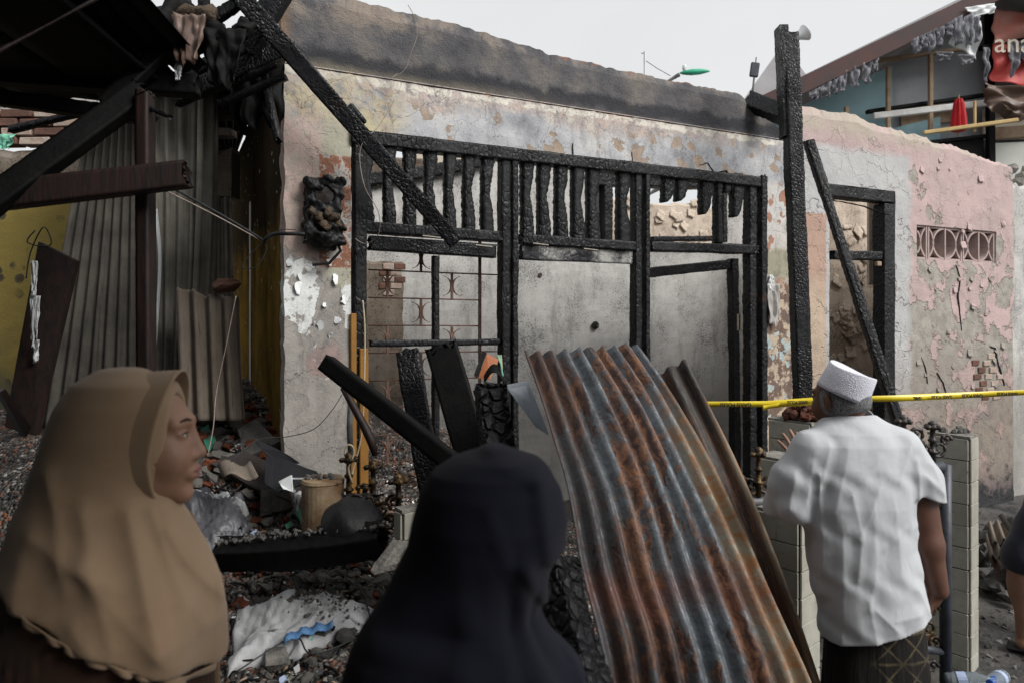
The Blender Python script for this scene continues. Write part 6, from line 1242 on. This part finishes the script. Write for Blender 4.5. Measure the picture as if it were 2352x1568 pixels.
# --- hands
def hand_mesh(curl, spread=.12, thumb=.9, res=.0028, left=1):
    """palm along +x, back of the hand +z, thumb on the +y side (times left)"""
    segs = []
    for k, (y0, L1, r) in enumerate(((.030, .040, .0088), (.010, .045, .0090), (-.011, .041, .0086), (-.031, .033, .0076))):
        c = curl[k]; p = Vector((.045, y0*left, 0)); a = 0; yaw = spread*(1.5-k)/1.5*left; segs.append((Vector((.0, y0*.6*left, 0)), p, .0115, .0105))
        for j, f in enumerate((1, .68, .5)):
            a += c*(.75, 1.0, .7)[j]; d = Vector((math.cos(a)*math.cos(yaw), math.cos(a)*math.sin(yaw), -math.sin(a))); q = p+d*L1*f; segs.append((p, q, r*(1, .92, .84)[j], r*(.92, .84, .74)[j])); p = q
    p = Vector((-.012, .030*left, -.004)); a = .5
    for j, f in enumerate((.036, .030, .024)): d = Vector((math.cos(.9-.25*j), math.sin(.9-.35*j*thumb)*left, -.25-.25*thumb*j)).normalized(); q = p+d*f; segs.append((p, q, .0125-.0015*j, .011-.0015*j)); p = q
    def f(X, Y, Z):
        d = ell(X, Y, Z, (.010, 0, -.002), (.052, .043, .0155)); d = smin(d, cap(X, Y, Z, (-.03, 0, 0), (-.075, 0, 0), .024, .026), .015)
        for (a_, b_, r0, r1) in segs: d = np.minimum(d, cap(X, Y, Z, a_, b_, r0, r1)) if r0 < .0105 else smin(d, cap(X, Y, Z, a_, b_, r0, r1), .006)
        return d
    return surfnets(f, (-.09, -.085, -.12), (.17, .085, .03), res)
# --- man in white shirt and embroidered cap
s3 = 700.0; MX, MY = 1.12, 2.24
mn_ = thing('person', 'man in white shirt and embroidered cap, seen from behind, one hand on his hip', 'person', (MX, MY, 0))
def mx(px): return (px-1960)/s3
def mz(py): return CH+(HY-py)/s3
TB = sorted([(mz(y), (mx(a)+mx(b))/2, c, (mx(b)-mx(a))/2*(.95 if y > 1030 else 1), r) for y, a, b, r, c in [(948, 1928, 2022, .055, .065), (962, 1915, 2035, .062, .06), (978, 1898, 2060, .075, .05), (995, 1872, 2088, .088, .04), (1020, 1850, 2104, .10, .03), (1070, 1842, 2108, .115, .02), (1150, 1845, 2098, .12, .0), (1250, 1850, 2094, .122, -.01), (1350, 1862, 2112, .13, -.015), (1400, 1872, 2124, .135, -.02), (1470, 1876, 2134, .14, -.02)]])
def W3(px, py, y=0): return (mx(px), y, mz(py))
def shirt(X, Y, Z):
    d = vloft(X, Y, Z, TB, 2.25); d = smax(d, Z-mz(962)+.25*(Y-.06), .006)
    sr = smin(cap(X, Y, Z, W3(2078, 1030, .02), W3(2108, 1110, .0), .062, .075), cap(X, Y, Z, W3(2108, 1110, 0), W3(2112, 1190, -.005), .074, .088), .02)
    sr = smax(sr, -(Z-mz(1150)-(.0-(X-mx(2160)))*.32)+.0, .004) if 0 else smax(sr, (mz(1150)-Z)+(X-mx(2160))*-.32, .004)
    sr = smax(sr, -cap(X, Y, Z, W3(2106, 1130, 0), W3(2114, 1260, -.005), .060, .088), .003)
    sl_ = smin(cap(X, Y, Z, W3(1868, 1040, .02), W3(1835, 1110, .03), .066, .074), cap(X, Y, Z, W3(1835, 1110, .03), W3(1832, 1180, .10), .074, .075), .03)
    sl_ = smin(sl_, cap(X, Y, Z, W3(1832, 1120, .06), W3(1822, 1165, .0), .06, .055), .03); sl_ = smax(sl_, mz(1206)-Z, .02)
    d = smin(d, sr, .035); d = smin(d, sl_, .04)
    # cloth folds
    f = .0
    for (x0, y0, x1, y1, a, wd) in ((1890, 1015, 1862, 1110, .007, .010), (1925, 1020, 1885, 1160, .006, .012), (1990, 1040, 1920, 1120, .006, .011), (2060, 1030, 1975, 1110, .005, .012), (2075, 1010, 2030, 1090, .007, .010), (2082, 1050, 2078, 1190, .009, .009), (2088, 1190, 2098, 1370, .009, .014),
                                    (1862, 1080, 1868, 1440, .009, .010), (1900, 1200, 1898, 1460, .006, .010), (1920, 1110, 1935, 1200, .006, .010), (1985, 1090, 1930, 1210, .006, .010), (1935, 1215, 1925, 1300, .008, .008), (1985, 1230, 2035, 1190, .005, .008), (1960, 1290, 1945, 1360, .005, .010), (2000, 1380, 2060, 1370, .010, .014), (1960, 1360, 2000, 1400, .008, .010), (2060, 1320, 2100, 1390, .008, .012), (1945, 1340, 1960, 1440, .006, .010), (1815, 1080, 1800, 1160, .008, .010), (1850, 1060, 1835, 1150, .006, .010), (2120, 1060, 2140, 1130, .006, .009), (2095, 1080, 2135, 1120, .006, .008), (2010, 1120, 2020, 1290, .006, .016), (1965, 1130, 1960, 1280, .005, .016)):
        q = cap(X, X*0, Z, (mx(x0), 0, mz(y0)), (mx(x1), 0, mz(y1)), 0); f = f+a*.62*(np.exp(-q/(wd*.85))-.25*np.exp(-((q-2.4*wd)/(wd*1.2))**2))
    d = d-f*.8*(Y < .05)-.002*np.sin(X*60+Z*25+np.sin(Z*40)*1.5)
    hemz = mz(1453)+(X-mx(1883))*.29+.012*np.clip(X-mx(2040), 0, 1)*0
    return smax(d, hemz-Z, .004)
V, Q = surfnets(shirt, (-.32, -.20, .52), (.34, .25, 1.35), .0042); npmesh('shirt', V, Q, WHITEF, mn_)
def onshirt(px, py):
    t = np.array(TB); z = mz(py); x = mx(px); cx, cy, rx, ry = [np.interp(z, t[:, 0], t[:, i]) for i in (1, 2, 3, 4)]; return Vector((x, cy-ry*max(0, 1-abs((x-cx)/rx)**2.25)**(1/2.25)+.001, z))
for pts in (((1878, 1042), (1930, 1047), (1990, 1048), (2070, 1044)),):
    mb = MB(); mb.tube([onshirt(*q) for q in pts], .0016, 5); mb.build('yoke_seam', WHITEF, mn_, smooth=True)
# stand collar
mb = []; nC = 40; V = []
for i in range(nC+1):
    a = 2*math.pi*i/nC
    for j in range(4): t = j/3; V.append((mx(1974)+(.080-.010*t)*math.cos(a), .060+(.070-.006*t)*math.sin(a), mz(978)+.036*t+.022*math.sin(a)))
o = npmesh('collar', V, [(i*4+j, i*4+4+j, i*4+5+j, i*4+1+j) for i in range(nC) for j in range(3)], WHITEF, mn_); solid(o, .003)
# head, neck
yaw = R(90+28); MH = Matrix.Translation((mx(1958), .075, mz(925))) @ Matrix.Rotation(yaw, 4, 'Z') @ Matrix.Rotation(R(6), 4, 'Y') @ Matrix.Scale(.92, 4)
hd = head(mn_, SKIND, MH)
def hairf(X, Y, Z):
    d = ell(X, Y, Z, (-.008, 0, .004), (.101, .079, .098)); d = smax(d, X-.045+.0*Z, .01); d = smax(d, -.062-Z-.35*(X+.02), .012)
    return d
V, Q = surfnets(hairf, (-.12, -.1, -.12), (.08, .1, .13), .0045); h_ = npmesh('hair', V, Q, HAIR, mn_); h_.matrix_local = MH
for s in (-1, 1):
    V, Q = surfnets(lambda X, Y, Z: smax(ell(X, Y, Z, (0, 0, 0), (.020, .009, .032)), -ell(X, Y, Z, (.004, s*.010, .002), (.011, .008, .020)), .004), (-.03, -.02, -.04), (.03, .02, .04), .003)
    e_ = npmesh('ear', V, Q, SKIND, mn_); e_.matrix_local = MH @ Matrix.Translation((-.002, s*.084, -.004)) @ Matrix.Rotation(s*R(-28), 4, 'Z')
cp = MB(); prof = [(.0, .066), (.030, .069), (.060, .071), (.078, .070), (.0815, .074), (.084, .070), (.0885, .03), (.0915, .0), (.0925, -.012), (.088, -.012), (.086, .0)]
n = 48; V = []
for r, z in prof:
    for k in range(n): a = 2*math.pi*k/n; V.append((r*1.02*math.cos(a), r*.93*math.sin(a), z*1.12+(.004*math.cos(2*a) if z > .06 and r > .05 else 0)))
cp.add(V[::1], [(j*n+k, j*n+(k+1) % n, (j+1)*n+(k+1) % n, (j+1)*n+k) for j in range(len(prof)-1) for k in range(n)]); c_ = cp.build('cap', CAPM, mn_, smooth=True)
c_.matrix_local = Matrix.Translation((mx(1958), .062, mz(902))) @ Matrix.Rotation(R(21), 4, 'Y') @ Matrix.Rotation(R(10), 4, 'X') @ Matrix.Rotation(R(118), 4, 'Z') @ Matrix.Scale(.93, 4)
def armR(X, Y, Z):
    d = smin(cap(X, Y, Z, W3(2105, 1120, 0), W3(2118, 1245, -.02), .056, .052), cap(X, Y, Z, W3(2118, 1245, -.02), W3(2142, 1345, -.03), .050, .031), .02); return d
V, Q = surfnets(armR, (.10, -.12, .66), (.34, .09, 1.16), .006); npmesh('forearm', V, Q, SKIND, mn_)
def armL(X, Y, Z): return smin(cap(X, Y, Z, W3(1845, 1140, .06), W3(1845, 1150, .12), .045, .042), cap(X, Y, Z, W3(1845, 1150, .12), tuple(P(1836, 1120, 2.5)-Vector((MX, MY, 0))), .040, .026), .02)
V, Q = surfnets(armL, (-.30, -.02, .86), (.02, .36, 1.18), .006); npmesh('forearm', V, Q, SKIND, mn_)
HVf, HQf = hand_mesh((1.1, 1.15, 1.2, 1.25), thumb=1.0, spread=.06)
hm = npmesh('hand', HVf, HQf, SKIND, mn_); X_a = Vector((-.30, .25, -.92)).normalized(); Zb = Vector((.85, -.45, -.3)); Zb = (Zb-X_a*Zb.dot(X_a)).normalized(); Yb = Zb.cross(X_a)
hm.matrix_local = Matrix.Translation(Vector(W3(2142, 1345, -.03))+X_a*.070) @ Matrix((X_a, Yb, Zb)).transposed().to_4x4() @ Matrix.Scale(.95, 4)
HVo, HQo = hand_mesh((.28, .22, .25, .35), spread=.25, thumb=.3, left=-1)
hm = npmesh('hand', HVo, HQo, SKIN, mn_); X_a = Vector((-.15, .15, 1)).normalized(); Zb = Vector((.3, -1, .1)); Zb = (Zb-X_a*Zb.dot(X_a)).normalized(); Yb = Zb.cross(X_a); q = P(1834, 1068, 2.50)
hm.matrix_local = Matrix.Translation((q.x-MX, q.y-MY, q.z)) @ Matrix((X_a, Yb, Zb)).transposed().to_4x4() @ Matrix.Scale(.92, 4)
def sarong(X, Y, Z):
    d = vloft(X, Y, Z, [(.08, .035, -.01, .19, .14), (.4, .068, -.015, .165, .125), (.60, .062, -.015, .150, .110), (.78, .045, -.01, .140, .100)], 2.3); th = np.arctan2(Y, X-.06)
    return smax(d-.004*folds(th, Z, 7, 1.0, .7, .3), np.maximum(Z-.76, .10-Z), .01)
V, Q = surfnets(sarong, (-.2, -.2, .08), (.3, .2, .8), .008); npmesh('sarong', V, Q, SARONG, mn_)
for s in (-1, 1):
    V, Q = surfnets(lambda X, Y, Z: smax(smin(smin(ell(X, Y, Z, (0, .05, .025), (.042, .12, .035)), cap(X, Y, Z, (0, -.03, .04), (0, -.03, .2), .035, .045), .03), ell(X, Y, Z, (0, .14, .018), (.04, .04, .018)), .02), .002-Z, .004), (-.06, -.1, -.01), (.06, .2, .21), .006)
    f_ = npmesh('foot', V, Q, SKIND, mn_); f_.location = (.05+s*.09, 0, .03)
# --- person walking out of the frame at the right
PX, PY = 2.75, 3.30
p4 = thing('person', 'person in dark shorts and teal sandals cut off by the right edge', 'person', (PX, PY, 0))
def legs(X, Y, Z):
    d = 9
    for s, fy in ((-1, 0.0), (1, .18)):
        x = s*.085 if s > 0 else -.275
        k = smin(cap(X, Y, Z, (x*.3, fy*.3, .80), (x, fy*.6, .46), .085, .056), cap(X, Y, Z, (x, fy*.6, .45), (x, fy, .09), .053, .034), .03)
        k = smin(k, ell(X, Y, Z, (x, fy*.8+.03, .32), (.052, .055, .12)), .03)
        k = smin(k, smax(smin(ell(X, Y, Z, (x+.055, fy-.045, .035), (.085, .075, .032)), ell(X, Y, Z, (x, fy, .04), (.036, .04, .035)), .03), .012-Z, .004), .02)
        for t in range(5): a = (.110-.008*t, -.115+.024*t); k = smin(k, cap(X, Y, Z, (x+a[0]-.02, fy+a[1]+.02, .028), (x+a[0]+.012, fy+a[1]-.012, .024), .012-.0012*t), .006)
        d = np.minimum(d, k)
    return d
V, Q = surfnets(legs, (-.42, -.2, -.01), (.30, .34, .9), .0075); npmesh('legs', V, Q, SKIND if 0 else SKIN, p4)
def shorts(X, Y, Z):
    d = smin(cap(X, Y, Z, (-.05, .01, .84), (-.255, .02, .44), .12, .10), cap(X, Y, Z, (.085, .04, .84), (.09, .10, .44), .12, .115), .03); return smax(d, np.maximum(.385-Z, Z-.92), .006)-.003*np.sin(X*70+Z*12)
V, Q = surfnets(shorts, (-.42, -.2, .36), (.3, .3, .95), .009); npmesh('shorts', V, Q, DSHORT, p4)
def tshirt(X, Y, Z): return smax(smin(vloft(X, Y, Z, [(.8, .05, .03, .15, .11), (1.1, .14, .03, .16, .11), (1.33, .18, .03, .19, .10), (1.42, .18, .03, .10, .07)], 2.2), smin(cap(X, Y, Z, (.02, .03, 1.34), (-.04, .02, 1.14), .06, .065), cap(X, Y, Z, (.34, .03, 1.34), (.40, .02, 1.14), .06, .065), .001), .03), np.maximum(.86-Z, Z-1.42), .01)
V, Q = surfnets(tshirt, (-.3, -.15, .84), (.5, .2, 1.45), .012); npmesh('shirt', V, Q, DRED, p4)
def arms4(X, Y, Z): return np.minimum(smin(cap(X, Y, Z, (-.03, .02, 1.16), (-.10, .0, .99), .042, .038), cap(X, Y, Z, (-.10, .0, .99), (-.235, -.06, .80), .037, .026), .02), smin(cap(X, Y, Z, (.40, .02, 1.16), (.42, .02, .95), .042, .038), cap(X, Y, Z, (.42, .02, .95), (.42, -.03, .76), .037, .026), .02))
V, Q = surfnets(arms4, (-.30, -.15, .7), (.5, .1, 1.22), .009); npmesh('arms', V, Q, SKIN, p4)
for (x, y, z) in ((-.235, -.07, .765), (.42, -.04, .72)):
    hm = npmesh('hand', HVf, HQf, SKIN, p4); X_a = Vector((-.1, -.15, -1)).normalized(); Zb = Vector((-.9, -.3, 0)); Zb = (Zb-X_a*Zb.dot(X_a)).normalized(); hm.matrix_local = Matrix.Translation((x, y, z)) @ Matrix((X_a, Zb.cross(X_a), Zb)).transposed().to_4x4() @ Matrix.Scale(.9, 4)
h4 = head(p4, SKIN, Matrix.Translation((.20, .0, 1.53)) @ Matrix.Rotation(R(-60), 4, 'Z')); V, Q = surfnets(lambda X, Y, Z: smax(ell(X, Y, Z, (-.012, 0, .022), (.104, .083, .108)), X-.05-.3*Z, .02), (-.13, -.1, -.1), (.1, .1, .15), .006); h_ = npmesh('hair', V, Q, BROW, p4); h_.matrix_local = h4.matrix_local.copy()
for s, (x, fy) in ((-1, (-.275, 0)), (1, (.085, .18))):
    d_ = Vector((.75, -.66, 0)); mb = MB(); mb.bev((x+.04, fy-.035, .012), (.24, .095, .018), .006, Matrix.Rotation(R(-41), 3, 'Z')); so = mb.build('sandal', BLACKPL, p4)
    for k, o_ in enumerate((.02, .055)): 
        pts = [Vector((x+o_, fy-o_*.9, 0))+Vector((-.045*math.cos(a)*-.66*-1, -.045*math.cos(a)*.75, .02+.052*math.sin(a)*(1-.25*k))) for a in [R(q_) for q_ in range(0, 181, 20)]]; mb = MB(); mb.tube(pts, .009, 8); mb.build('strap', TEAL, so)
